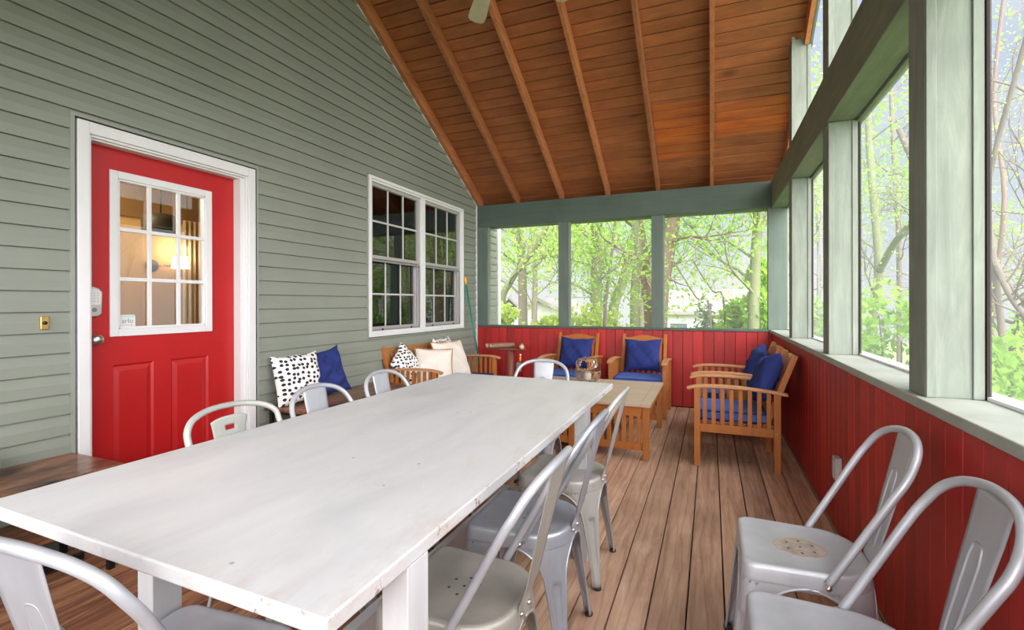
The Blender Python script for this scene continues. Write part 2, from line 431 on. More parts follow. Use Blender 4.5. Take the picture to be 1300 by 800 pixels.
M['hsiding'] = paint('pale_house_siding', (.42,.42,.40), .7, .08, scale=1)
M['hblue'] = paint('blue_grey_house_siding', (.22,.29,.38), .7, .08, scale=1)
M['hroof'] = paint('shingle_roof', (.24,.22,.21), .9, .12, scale=4)
M['hwin'] = paint('house_window_glass', (.08,.10,.12), .15, .1)

# ------------------------------------------------------------------ dimensions (metres)
XL, XR, YF = -3.047, .629, 6.112
CAPZ, HB, HT = .945, 2.31, 2.61          # cap top, header bottom/top
YB = -.72                                # rear end of the porch
RIDGE = 2.70
def ceil_z(y, up=.15):                    # underside of the ceiling boards
    return 2.612+up+CSL*(6.119-y) if y >= RIDGE else 2.612+up+CSL*(6.119-RIDGE)-CSL*(RIDGE-y)

# floor -------------------------------------------------------------
b = MB()
k0 = math.floor((XL-DO)/DP)
for k in range(k0, 6):
    x0 = DO+k*DP+.003; x1 = DO+(k+1)*DP-.003
    x0 = max(x0, XL); x1 = min(x1, XR+.12)
    if x1 <= x0: continue
    ys = [YB]; rk = random.Random(k*13+5); y = YB+rk.uniform(1.2, 3)
    if k == -2: y = 1.93
    while y < YF: ys.append(y); y += rk.uniform(2.6, 3.8)
    ys.append(YF+.02)
    for ya, yb_ in zip(ys[:-1], ys[1:]): b.box(x0, x1, ya+.001, yb_-.001, -.03, 0)
fl = b.build('floor', M['deck'], bevel=.002); tag(fl, kind='structure')
b = MB().box(XL-.05, XR+.15, YB, YF+.1, -.22, -.045); b.build('joist_bed', M['dark'], fl)

# ceiling -----------------------------------------------------------
ce = MB()
def slope_strip(y0, y1, x0, x1, dz0, dz1):
    vs = []
    for dz in (dz0, dz1):
        for y in (y0, y1):
            for x in (x0, x1): vs.append((x, y, ceil_z(y)+dz))
    ce.add(vs, [(0,2,3,1),(4,5,7,6),(0,1,5,4),(2,6,7,3),(0,4,6,2),(1,3,7,5)])
n = 0; y = 6.119+4*CP
while y-CP > RIDGE:
    slope_strip(y-CP+.0052, y-.0052, XL-.0, XR+.17, 0, .007); y -= CP
ytop = y
slope_strip(RIDGE+.0005, ytop-.002, XL, XR+.17, 0, .018)
y = RIDGE
while y > YB-.45:
    slope_strip(y-CP+.0022, y-.0022 if y < RIDGE else y-.0005, XL, XR+.17, 0, .018); y -= CP
cl = ce.build('ceiling', M['ceil']); tag(cl, kind='structure')
rb = MB()
for (ya, yb_) in ((RIDGE, 6.119+4.2*CP), (YB-.5, RIDGE)):
    rb.add([(x, y, ceil_z(y)+dz) for dz in (.016, .10) for y in (ya, yb_) for x in (XL-.02, XR+.19)],
           [(0,2,3,1),(4,5,7,6),(0,1,5,4),(2,6,7,3),(0,4,6,2),(1,3,7,5)])
rb.build('roof_deck', M['dark'], cl)
def rafter(x0, x1, y0, y1, name='rafter', mat=None, d0=-.15, d1=-.001):
    q = MB(); ys = sorted({y0, y1, *([RIDGE] if y0 < RIDGE < y1 else [])}); vs = []; 
    for ya, yb_ in zip(ys[:-1], ys[1:]):
        eps = .0005
        q.add([(x, y, ceil_z(y if y != RIDGE else y+ (eps if ya == RIDGE else 0))+dz) for dz in (d0, d1) for y in (ya, yb_) for x in (x0, x1)],
           [(0,2,3,1),(4,5,7,6),(0,1,5,4),(2,6,7,3),(0,4,6,2),(1,3,7,5)])
    return q.build(name, mat or M['rafter'], cl, bevel=.002)
for i, x in enumerate((-2.443, -1.814, -1.206, -.594, .012)):
    rafter(x-.02, x+.02, YB, YF+.10)
rafter(XL+.012, XL+.062, YB, YF+.10)
rafter(.732, .768, YB, 4.715); rafter(.732, .768, 4.87, YF+.02)
rafter(.770, .786, YB, 4.72, 'rake_board', M['sage_y'])
rafter(XL+.001, XL+.012, YB, YF, 'rake_trim', M['white'], -.162, -.10)
MB().box(XL+.07, .66, RIDGE-.02, RIDGE+.02, ceil_z(RIDGE)-.24, ceil_z(RIDGE)-.02).build('ridge_board', M['rafter'], cl)

# left wall: lap siding --------------------------------------------
DOORO = (1.455, 2.535, 0, 2.222)        # siding cut-out for the door casing
WINO = (3.765, 5.695, .915, 2.498)
EXP, Z0 = .1045, .898-9*.1045
sd = MB()
def gable_top(y): return ceil_z(y, 0)+.02 if y < YF else 2.9
k = 0
while True:
    za = Z0+k*EXP; zb = za+EXP
    if za > ceil_z(RIDGE, .15): break
    zlo = max(za, -.04)
    # y extent under the roof
    span = [(YB-.4, 6.85)] if za < 2.5 else None
    if span is None:
        dy = (za-2.612-.02)/CSL; span = [(max(YB-.4, RIDGE*2-6.119+dy), min(6.119-dy+.02, 6.119+.1))]
    cuts = [c for c in (DOORO, WINO) if zlo < c[3]-.004 and zb > c[2]+.004]
    segs = span
    def course(a, e, za_, zb_):
        t = (za_-za)/EXP; xb = XL+.014-.014*max(0, t); xt = XL-.001+.015*(1-(zb_-za)/EXP)
        if t < .01: prof = [(XL-.004, za_), (XL+.014, za_), (XL+.014, za_+.007), (XL+.011, min(za_+.05, zb_-.01)), (xt, zb_-.0028), (XL-.004, zb_-.0028)]
        else: prof = [(XL-.004, za_), (xb, za_), (xt, zb_-.0028), (XL-.004, zb_-.0028)]
        sd.prism(prof, 'y', a, e)
    for c in cuts:
        if zb > c[3]+.004: course(c[0], c[1], c[3], zb)
        if zlo < c[2]-.012: course(c[0], c[1], zlo, c[2])
    for c in cuts:
        new = []
        for (a, e) in segs:
            if c[0] > a: new.append((a, min(c[0], e)))
            if c[1] < e: new.append((max(c[1], a), e))
        segs = new
    for (a, e) in segs:
        if e-a < .01: continue
        course(a, e, zlo, zb)
    k += 1
wl = sd.build('wall_left', M['siding']); tag(wl, kind='structure')
# structural backing with door and window openings
bk = MB(); xo, xi = XL-.004, XL-.13
def wallpiece(y0, y1, z0, z1): bk.box(xi, xo, y0, y1, z0, z1)
wallpiece(YB-.4, 1.488, -.2, 2.6); wallpiece(2.459, 3.81, -.2, 2.6); wallpiece(5.65, 6.80, -.2, 2.6)
wallpiece(1.488, 2.459, 2.15, 2.6); wallpiece(3.81, 5.65, -.2, .96); wallpiece(3.81, 5.65, 2.45, 2.6)
bk.prism([(YB-.4, 2.6), (6.1, 2.6), (RIDGE, ceil_z(RIDGE)), ], 'x', xi, xo)
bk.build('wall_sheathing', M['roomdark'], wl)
MB().box(XL-.05, XL+.03, 6.80, 6.90, -.8, 3.1).build('corner_board', M['white'], wl, bevel=.004)
MB().box(XL+.002, XL+.022, YF-.035, YF-.012, 0, HT).build('corner_channel', M['white'], wl)
# J-channels round the door casing and window
for (c, nm) in ((DOORO, 'door_channel'), (WINO, 'window_channel')):
    q = MB(); w = .018 if c is DOORO else .008
    q.box(XL-.002, XL+.018, c[0]-w, c[0], c[2], c[3]+w); q.box(XL-.002, XL+.018, c[1], c[1]+w, c[2], c[3]+w)
    q.box(XL-.002, XL+.018, c[0], c[1], c[3], c[3]+w)
    if c is WINO: q.box(XL-.002, XL+.018, c[0]-w, c[1]+w, c[2]-w, c[2])
    q.build(nm, M['siding_trim'], wl)

# door ---------------------------------------------------------------
dr = empty('door_1', (XL, 1.965, 0)); tag(dr, kind='structure')
def L(o): o.matrix_parent_inverse = Matrix.Identity(4); return o
def dpart(mb, name, mat, parent=dr, **k):
    mb.v = [(x-XL, y-1.965, z) for (x, y, z) in mb.v]; return mb.build(name, mat, parent, **k)
q = MB()
q.box(XL-.01, XL+.022, 1.466, 1.520, 0, 2.212); q.box(XL-.01, XL+.022, 2.470, 2.524, 0, 2.212)
q.box(XL-.01, XL+.022, 1.520, 2.470, 2.150, 2.212)
q.box(XL-.02, XL+.008, 1.520, 1.533, 0, 2.15); q.box(XL-.02, XL+.008, 2.457, 2.470, 0, 2.15); q.box(XL-.02, XL+.008, 1.533, 2.457, 2.137, 2.15)
dpart(q, 'casing', M['white'], bevel=.003)
q = MB(); q.box(XL-.135, XL-.012, 1.49, 1.503, 0, 2.148); q.box(XL-.135, XL-.012, 2.425, 2.457, 0, 2.148); q.box(XL-.135, XL-.012, 1.503, 2.425, 2.128, 2.148)
dpart(q, 'jamb', M['white'])
DX = XL-.075                             # outer face of the slab
GY0, GY1, GZ0, GZ1 = 1.655, 2.255, 1.065, 2.005
q = MB(); sx0, sx1 = DX-.045, DX
q.box(sx0, sx1, 1.505, GY0+.02, .09, 2.127); q.box(sx0, sx1, GY1-.02, 2.424, .09, 2.127)
q.box(sx0, sx1, GY0+.02, GY1-.02, GZ1-.02, 2.127)
# below the light: frame rails with two raised panels
P = [(1.665, 1.89, .30, .905), (1.99, 2.235, .30, .905)]
q.box(sx0, sx1, GY0+.02, GY1-.02, .905, GZ0+.02); q.box(sx0, sx1, GY0+.02, GY1-.02, .09, .30)
q.box(sx0, sx1, 1.89, 1.99, .30, .905)
q.box(sx0, sx1, GY0-.0, 1.665+.02, .30, .905) if False else None
q.box(sx0, sx1, 2.235, 2.2351, .30, .905)
for (a, e, c, d) in P:
    q.add([(DX,a,c),(DX,e,c),(DX,e,d),(DX,a,d),(DX-.010,a+.012,c+.012),(DX-.010,e-.012,c+.012),(DX-.010,e-.012,d-.012),(DX-.010,a+.012,d-.012),
           (DX-.001,a+.04,c+.04),(DX-.001,e-.04,c+.04),(DX-.001,e-.04,d-.04),(DX-.001,a+.04,d-.04)],
          [(0,1,5,4),(1,2,6,5),(2,3,7,6),(3,0,4,7),(4,5,9,8),(5,6,10,9),(6,7,11,10),(7,4,8,11),(8,9,10,11)])
dpart(q, 'door_slab', M['reddoor'])
q = MB(); w = .042; x0, x1 = DX, DX+.014
q.box(x0, x1, GY0, GY0+w, GZ0, GZ1); q.box(x0, x1, GY1-w, GY1, GZ0, GZ1); q.box(x0, x1, GY0+w, GY1-w, GZ1-w, GZ1); q.box(x0, x1, GY0+w, GY1-w, GZ0, GZ0+w)
q.box(x0-.03, x0+.007, GY0+w, GY0+w+.012, GZ0+w, GZ1-w); q.box(x0-.03, x0+.007, GY1-w-.012, GY1-w, GZ0+w, GZ1-w)
q.box(x0-.03, x0+.007, GY0+w, GY1-w, GZ1-w-.012, GZ1-w); q.box(x0-.03, x0+.007, GY0+w, GY1-w, GZ0+w, GZ0+w+.012)
dpart(q, 'light_frame', M['white'], bevel=.003)
q = MB(); ya, ye, zc, zd = GY0+w, GY1-w, GZ0+w, GZ1-w
for i in (1, 2):
    y = ya+(ye-ya)*i/3; z = zc+(zd-zc)*i/3
    q.box(DX-.012, DX+.004, y-.011, y+.011, zc, zd); q.box(DX-.0125, DX+.0045, ya, ye, z-.011, z+.011)
dpart(q, 'grille', M['white'], bevel=.003)
g = dpart(MB().box(DX-.020, DX-.016, ya-.01, ye+.01, zc-.01, zd+.01), 'glass', M['pane'])
# threshold
dpart(MB().box(XL-.12, XL+.06, 1.50, 2.43, .0, .088), 'threshold', M['nickel'])
# knob and keypad
kb = MB().lathe([(.031,0),(.033,.004),(.030,.010),(.014,.014),(.012,.030),(.020,.036),(.029,.048),(.029,.060),(.020,.070),(.004,.073)], (DX, 1.572, 1.055), 24, 'x')
dpart(kb, 'door_knob', M['nickel'])
q = MB(); q.prism([(1.538,1.195),(1.556,1.180),(1.592,1.180),(1.610,1.195),(1.614,1.315),(1.600,1.335),(1.574,1.345),(1.548,1.335),(1.534,1.315)], 'x', DX, DX+.022)
kp = dpart(q, 'keypad_lock', M['nickel'], bevel=.004)
q = MB(); q.prism([(1.545,1.245),(1.603,1.245),(1.605,1.312),(1.594,1.326),(1.574,1.333),(1.554,1.326),(1.543,1.312)], 'x', DX+.0225, DX+.0255)
kf = dpart(q, 'keypad_face', M['white'], kp)
q = MB()
for i in range(3):
    for j in range(4): q.box(DX+.0255, DX+.0265, 1.556+i*.016, 1.560+i*.016, 1.262+j*.015, 1.266+j*.015)
dpart(q, 'keypad_marks', M['screenframe'], kf)
dpart(MB().lathe([(.011,0),(.011,.004),(.008,.005)], (DX+.0225, 1.574, 1.218), 16, 'x'), 'key_cylinder', M['screenframe'], kp)

# sticker on the door glass
st = empty('window_sticker', (DX-.0155, 1.757, 1.109)); tag(st, 'small white square sticker reading arlo in the lower left door pane', 'sticker')
def rrect(cy, cz, w, h, r, n=5):
    out = []
    for (sx, sz, a0) in ((1,1,0),(-1,1,90),(-1,-1,180),(1,-1,270)):
        for i in range(n+1):
            a = math.radians(a0+90*i/n); out.append((cy+sx*(w/2-r)+r*math.cos(a), cz+sz*(h/2-r)+r*math.sin(a)))
    return out
MB().prism(rrect(0, .038, .082, .080, .012), 'x', 0, .0008).build('sticker_back', M['white'], st)
M['mint'] = paint('mint_band', (.45,.68,.58), .5, .05, bump=0)
MB().prism(rrect(0, .069, .074, .012, .005), 'x', .0008, .0013).build('sticker_band', M['mint'], st)
def text(name, body, size, mat, parent, M4, ext=.0004):
    cu = bpy.data.curves.new(name, 'FONT'); cu.body = body; cu.size = size; cu.extrude = ext; cu.align_x = 'CENTER'
    o = bpy.data.objects.new(name, cu); COL.objects.link(o)
    dg = bpy.context.evaluated_depsgraph_get(); me = bpy.data.meshes.new_from_object(o.evaluated_get(dg))
    bpy.data.objects.remove(o); t = bpy.data.objects.new(name, me); COL.objects.link(t); me.materials.clear(); me.materials.append(mat)
    me.transform(M4); t.parent = parent; return t
TX = Matrix(((0,0,1,.0012),(1,0,0,0),(0,1,0,.030),(0,0,0,1)))
text('sticker_text', 'arlo', .038, M['screenframe'], st, TX)
text('sticker_small_text', 'smart home security', .0065, M['screenframe'], st, Matrix.Translation((0,0,-.013)) @ TX)

# doorbell
db = empty('doorbell', (XL+.013, 1.331, 1.157)); tag(db, 'narrow brass doorbell plate on the siding left of the door', 'doorbell')
MB().box(0, .008, -.017, .017, -.033, .033).build('plate', M['brass'], db, bevel=.003)
MB().lathe([(.009,0),(.009,.004),(.007,.007)], (.0082,0,0), 16, 'x').build('button', M['black'], db)

# window --------------------------------------------------------------
wn = empty('window_1', (XL, 4.73, .9)); tag(wn, kind='structure')
def wpart(mb, name, mat, parent=wn, **k):
    mb.v = [(x-XL, y-4.73, z-.9) for (x, y, z) in mb.v]; return mb.build(name, mat, parent, **k)
q = MB(); y0, y1, z0, z1 = 3.772, 5.687, .923, 2.490
def frame(q, x0, x1, y0, y1, z0, z1, w):
    q.box(x0, x1, y0, y0+w, z0, z1); q.box(x0, x1, y1-w, y1, z0, z1); q.box(x0, x1, y0+w, y1-w, z1-w, z1); q.box(x0, x1, y0+w, y1-w, z0, z0+w)
frame(q, XL-.08, XL+.028, y0, y1, z0, z1, .032); frame(q, XL-.08, XL+.016, y0+.032, y1-.032, z0+.032, z1-.032, .022)
q.box(XL-.08, XL+.018, 4.690, 4.770, z0+.05, z1-.05)
wpart(q, 'window_frame', M['white'], bevel=.003)
M['sash'] = paint('sash_vinyl', (.36,.35,.34), .45, .05)
for (a, e) in ((3.826, 4.690), (4.770, 5.633)):
    zt0, zt1, zb0, zb1 = 1.69, 2.436, .977, 1.71
    q = MB(); frame(q, XL-.035, XL-.005, a, e, zt0, zt1, .034); wpart(q, 'upper_sash', M['sash'], bevel=.002)
    q = MB(); frame(q, XL-.070, XL-.040, a, e, zb0, zb1, .040); wpart(q, 'lower_sash', M['sash'], bevel=.002)
    q = MB(); frame(q, XL-.012, XL-.002, a+.006, e-.006, zb0, zb1-.03, .018); wpart(q, 'screen_frame', M['screenframe'], bevel=.001)
    for (xx, za, zc_, ww) in ((XL-.028, zt0, zt1, .034), (XL-.062, zb0, zb1, .040)):
        q = MB(); A, E_ = a+ww, e-ww; C_, D_ = za+ww, zc_-ww
        for i in (1, 2): y = A+(E_-A)*i/3; q.box(xx, xx+.008, y-.009, y+.009, C_, D_)
        z = (C_+D_)/2; q.box(xx-.0005, xx+.0085, A, E_, z-.009, z+.009)
        wpart(q, 'grille', M['greywhite'], bevel=.002)
        wpart(MB().box(xx-.006, xx-.003, A-.005, E_+.005, C_-.005, D_+.005), 'glass', M['pane'])
    for yy in (a+.18, e-.18):
        wpart(MB().box(XL-.002, XL+.004, yy-.012, yy+.012, zb0+.004, zb0+.022), 'screen_latch', M['black'])

# rooms behind the door and the windows
rm = empty('wall_interior', (-4.2, 2.2, 0)); tag(rm, kind='structure')
q = MB(); X0, X1 = -4.75, XL-.131
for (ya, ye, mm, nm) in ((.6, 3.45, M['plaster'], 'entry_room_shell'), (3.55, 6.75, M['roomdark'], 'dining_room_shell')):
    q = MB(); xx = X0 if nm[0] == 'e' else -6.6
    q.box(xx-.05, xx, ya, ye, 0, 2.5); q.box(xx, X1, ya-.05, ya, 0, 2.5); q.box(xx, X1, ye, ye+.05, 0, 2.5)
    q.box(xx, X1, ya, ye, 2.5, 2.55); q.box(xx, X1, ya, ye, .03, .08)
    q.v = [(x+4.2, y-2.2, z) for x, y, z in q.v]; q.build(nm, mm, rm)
q = MB().box(-4.74, -4.72, .62, 3.44, 2.02, 2.44); q.v = [(x+4.2, y-2.2, z) for x, y, z in q.v]
M['bulkhead'] = paint('brown_bulkhead', (.22,.13,.05), .8, .06); q.build('bulkhead', M['bulkhead'], rm)
# curtain
q = MB().grid(lambda u, v: (-4.68+.025*math.sin(u*40), 3.10+.30*u, .1+1.95*v), 60, 2)
cu = q.build('curtain', M['curtain'], solid=.004); tag(cu, 'pale gathered curtain seen through the right of the door glass', 'curtain')
cu.location = (0,0,0)
# wall lamp
sc_ = empty('wall_lamp', (-4.749, 2.86, 1.60)); tag(sc_, 'lit swing arm wall lamp with white shade seen through the door glass', 'lamp')
MB().lathe([(.055,0),(.055,.012),(.035,.020)], (0,0,0), 24, 'x').build('back_plate', M['hang'], sc_)
MB().tube([(.02,0,0),(.10,.06,0),(.14,.17,0),(.14,.17,.03)], .007, 8).build('arm', M['brass'], sc_)
MB().tube([(.14,.17,-.10),(.14,.17,.04)], .010, 8).build('candle_tube', M['brass'], sc_)
MB().lathe([(.076,0),(.077,.002),(.058,.115),(.056,.115)], (.14,.17,-.02), 24).build('lamp_shade', M['shade'], sc_)
dd = empty('pendant_shade', (-4.15, 2.57, 1.90)); tag(dd, 'dark domed pendant shade seen through the upper door panes', 'lamp')
MB().lathe([(.115,-.085),(.13,-.05),(.132,.02),(.118,.06),(.08,.08),(.02,.085)], (0,0,0), 32).build('shade', M['hang'], dd)
MB().tube([(0,0,.08),(0,0,.59)], .006, 8).build('cord', M['hang'], dd)

# far wall --------------------------------------------------------------
q = MB(); x = XL
while x < XR-.002:
    x1 = min(x+.114, XR); q.box(x+.0018, x1-.0018, YF, YF+.018, .012, CAPZ-.028); x = x1
wf = q.build('wall_far', M['red_f'], bevel=.0025); tag(wf, kind='structure')
MB().box(XL, XR+.16, YF+.019, YF+.10, -.1, CAPZ-.03).build('half_wall_core', M['dark'], wf)
MB().box(XL, XR+.16, YF-.012, YF+.15, CAPZ-.026, CAPZ).build('cap_rail', M['green'], wf, bevel=.003)
MB().box(XL+.022, XR+.16, YF-.006, YF+.24, HB, HT).build('header', M['green'], wf, bevel=.004)
MB().box(XL+.022, XR+.16, 6.365, 6.385, 2.45, 2.615).build('frieze', M['rafter'], wf)
for (a, e, mm) in ((XL+.022, -2.885, M['green_z']), (-1.850, -1.715, M['green_z']), (-.671, -.536, M['green_z']), (.593, .785, M['green_z'])):
    p = MB().box(a, e, YF, YF+.09, CAPZ, HB).build('post', mm, wf, bevel=.003)
    MB().box(e+.0005, e+.014, YF+.02, YF+.09, CAPZ, HB).build('screen_stop', M['sage'], p)
for (a, e) in ((-2.871, -1.851), (-1.700, -.672), (-.521, .592)):
    MB().box(a, e, YF+.092, YF+.0935, CAPZ+.002, HB).build('screen', screen_mat('fine_screen', (.5,.5,.5), .05), wf)
# scroll of white metal seen at the house corner outside
# right wall --------------------------------------------------------------
q = MB(); y = YB; 
y = .71-14*.107
while y < YF-.002:
    y1 = min(y+.107, YF-.001); q.box(XR, XR+.018, y+.0018, y1-.0018, .012, CAPZ-.036); y = y1
wr = q.build('wall_right', M['red_r'], bevel=.0025); tag(wr, kind='structure')
MB().box(XR+.019, XR+.12, YB, YF+.0, -.1, CAPZ-.04).build('half_wall_core', M['dark'], wr)
MB().box(XR-.018, XR+.26, YB, YF-.013, CAPZ-.034, CAPZ).build('cap_rail', M['cap'], wr, bevel=.004)
BX0, BX1 = .629, .785
PY = [1.945-2.778, 1.945-1.389, 1.945, 3.334, 4.723]
segs = [(-.72, 1.944), (2.086, YF+.0)]
MB().box(BX0, BX1-.01, 2.086, YF-.007, HB-.005, HT-.005).build('beam', M['sage_y'], wr, bevel=.004)
MB().box(BX0, BX1-.01, YB, 1.944, HB-.005, HT-.005).build('beam', M['sage_y'], wr, bevel=.004)
MB().box(BX1-.008, BX1+.03, YB, YF, HB-.022, HT).build('beam_fascia', M['sage_y'], wr, bevel=.003)
for i, yp in enumerate(PY):
    big = (abs(yp-1.945) < .01)
    x0 = .637; x1 = x0+.148
    if big: p = MB().box(x0, x1, yp, yp+.14, CAPZ, ceil_z(yp+.14)-.0).build('post', M['sage'], wr, bevel=.003)
    else:
        p = MB().box(x0, x1, yp, yp+.14, CAPZ, HB-.006).build('post', M['sage'], wr, bevel=.003)
        MB().box(x0, x1, yp, yp+.14, HT-.004, ceil_z(yp+.14 if yp > RIDGE else yp)-.0).build('post', M['sage'], wr, bevel=.003)
    # battens covering the screen edges on the face of the post
    for (a, e) in ((x0+.001, x0+.028), (x1-.030, x1-.002)):
        for (za, zb) in (((CAPZ+.001, HB-.01), (HT+.002, ceil_z(yp)-.06)) if not big else ((CAPZ+.001, ceil_z(yp)-.06),)):
            MB().box(a, e, yp-.008, yp-.0005, za, zb).build('batten', M['sage'], p, bevel=.002)
    MB().box(x1+.0005, x1+.012, yp-.012, yp+.15, CAPZ+.001, HB-.03).build('screen_channel', M['dark'], wr)
MB().box(x1+.001, x1+.016, YB, YF, CAPZ+.001, CAPZ+.012).build('screen_sill', M['white'], wr)
for j in range(len(PY)):
    a = PY[j]+.15; e = PY[j+1]-.012 if j+1 < len(PY) else YF-.01
    xs = .792
    if abs(PY[j]-3.334) < .01:
        # the loose screen hangs in folds
        def fs(u, v, a=a, e=e):
            y = a+(e-a)*u; z = CAPZ+.012+(HB-.035-CAPZ-.012)*v
            k = math.sin(PI*u)*math.sin(PI*min(1, v*1.02))
            return (xs-.022*k-.018*k*math.sin(u*19+v*5)-.010*k*math.sin(u*47-v*9), y, z)
        MB().grid(fs, 60, 24).build('sagging_screen', M['screen_sag'], wr)
    else:
        MB().box(xs, xs+.0012, a, e, CAPZ+.012, HB-.03).build('screen', M['screen'], wr)
    if a > .5:
        zt = [(a, HT+.001), (e, HT+.001), (e, ceil_z(e)-.005)] + ([(RIDGE, ceil_z(RIDGE)-.005)] if a < RIDGE < e else []) + [(a, ceil_z(a)-.005)]
        MB().prism(zt, 'x', xs, xs+.0012).build('gable_screen', M['screen'], wr)

# rear (behind the camera): low wall, posts, header
wb = MB(); x = XL
while x < XR: x1 = min(x+.114, XR); wb.box(x+.0018, x1-.0018, YB-.018, YB, .012, CAPZ-.03); x = x1
wbo = wb.build('wall_back', M['red_f']); tag(wbo, kind='structure')
MB().box(XL, XR+.16, YB-.15, YB+.012, CAPZ-.026, CAPZ).build('cap_rail', M['green'], wbo)
MB().box(XL, XR+.16, YB-.13, YB, HB, HT).build('header', M['green'], wbo)
for a in (XL+.02, -1.85, -.67, .61): MB().box(a, a+.14, YB-.10, YB-.01, CAPZ, HB).build('post', M['green_z'], wbo)

# outlets
def outlet(loc, axis, label):
    e = empty('outlet', loc); tag(e, label, 'outlet')
    if axis == 'x':
        MB().box(-.03, 0, -.035, .035, -.06, .06).build('cover', M['plate'], e, bevel=.004)
        MB().box(-.034, -.03, -.020, .020, -.045, .045).build('receptacle', M['plate'], e, bevel=.002)
    else:
        MB().box(-.035, .035, -.03, 0, -.06, .06).build('cover', M['plate'], e, bevel=.004)
        MB().box(-.020, .020, -.034, -.03, -.045, .045).build('receptacle', M['plate'], e, bevel=.002)
outlet((XR-.0005, 3.012, .375), 'x', 'grey outlet cover on the red side wall behind the silver chairs')
outlet((-2.405, YF-.0005, .385), 'y', 'grey outlet cover low on the red end wall beside the log stand')

# ------------------------------------------------------------------ dining table
TX0, TX1, TY0, TY1 = -1.665, -.552, .596, 2.975
tcx, tcy = (TX0+TX1)/2, (TY0+TY1)/2
tb = empty('dining_table', (tcx, tcy, 0)); tag(tb, 'long whitewashed wooden dining table with chipped edges', 'table')
q = MB()
hx, hy = (TX1-TX0)/2, (TY1-TY0)/2
q.prism([(-hx, -hy+.015), (hx, -hy-.012), (hx, hy-.018), (-hx+.0, hy+.035)], 'z', .728, .76)
q.build('tabletop', M['table'], tb, bevel=.004)
for (x0, y0, nm) in ((-.615, .804, 0), (-.615, 2.293, 0), (-1.39, .80, 0), (-1.39, 2.293, 0)):
    MB().box(x0-tcx, x0+.062-tcx, y0-tcy, y0+.075-tcy, 0, .7275).build('leg', M['tleg'], tb, bevel=.002)
for (x0, x1, y0, y1) in ((-1.000, -.965, .8605, 2.3145), (-1.3275, -.6155, .825, .860), (-1.3275, -.6155, 2.315, 2.350)):
    MB().box(x0-tcx, x1-tcx, y0-tcy, y1-tcy, .215, .295).build('stretcher', M['tleg'], tb, bevel=.002)

# ------------------------------------------------------------------ metal chairs
def seat_outline(n=72):
    # rounded: small corners in front (-y), big round corners at the back (+y)
    W, D = .180, .180; pts = []
    def corner(cx, cy, r, a0, m):
        return [(cx+r*math.cos(math.radians(a0+90*i/m)), cy+r*math.sin(math.radians(a0+90*i/m))) for i in range(m+1)]
    rb_, rf = .125, .035
    pts += corner(W-.01-rb_, D-rb_, rb_, 0, 12); pts += corner(-(W-.01-rb_), D-rb_, rb_, 90, 12)
    pts += corner(-(W-rf), -D+rf, rf, 180, 7); pts += corner(W-rf, -D+rf, rf, 270, 7)
    # resample
    P = pts+[pts[0]]; Ls = [0]
    for a, c in zip(P[:-1], P[1:]): Ls.append(Ls[-1]+math.dist(a, c))
    out = []; j = 0
    for i in range(n):
        t = Ls[-1]*i/n
        while Ls[j+1] < t: j += 1
        f = (t-Ls[j])/max(1e-9, Ls[j+1]-Ls[j]); out.append((P[j][0]+(P[j+1][0]-P[j][0])*f, P[j][1]+(P[j+1][1]-P[j][1])*f))
    return out
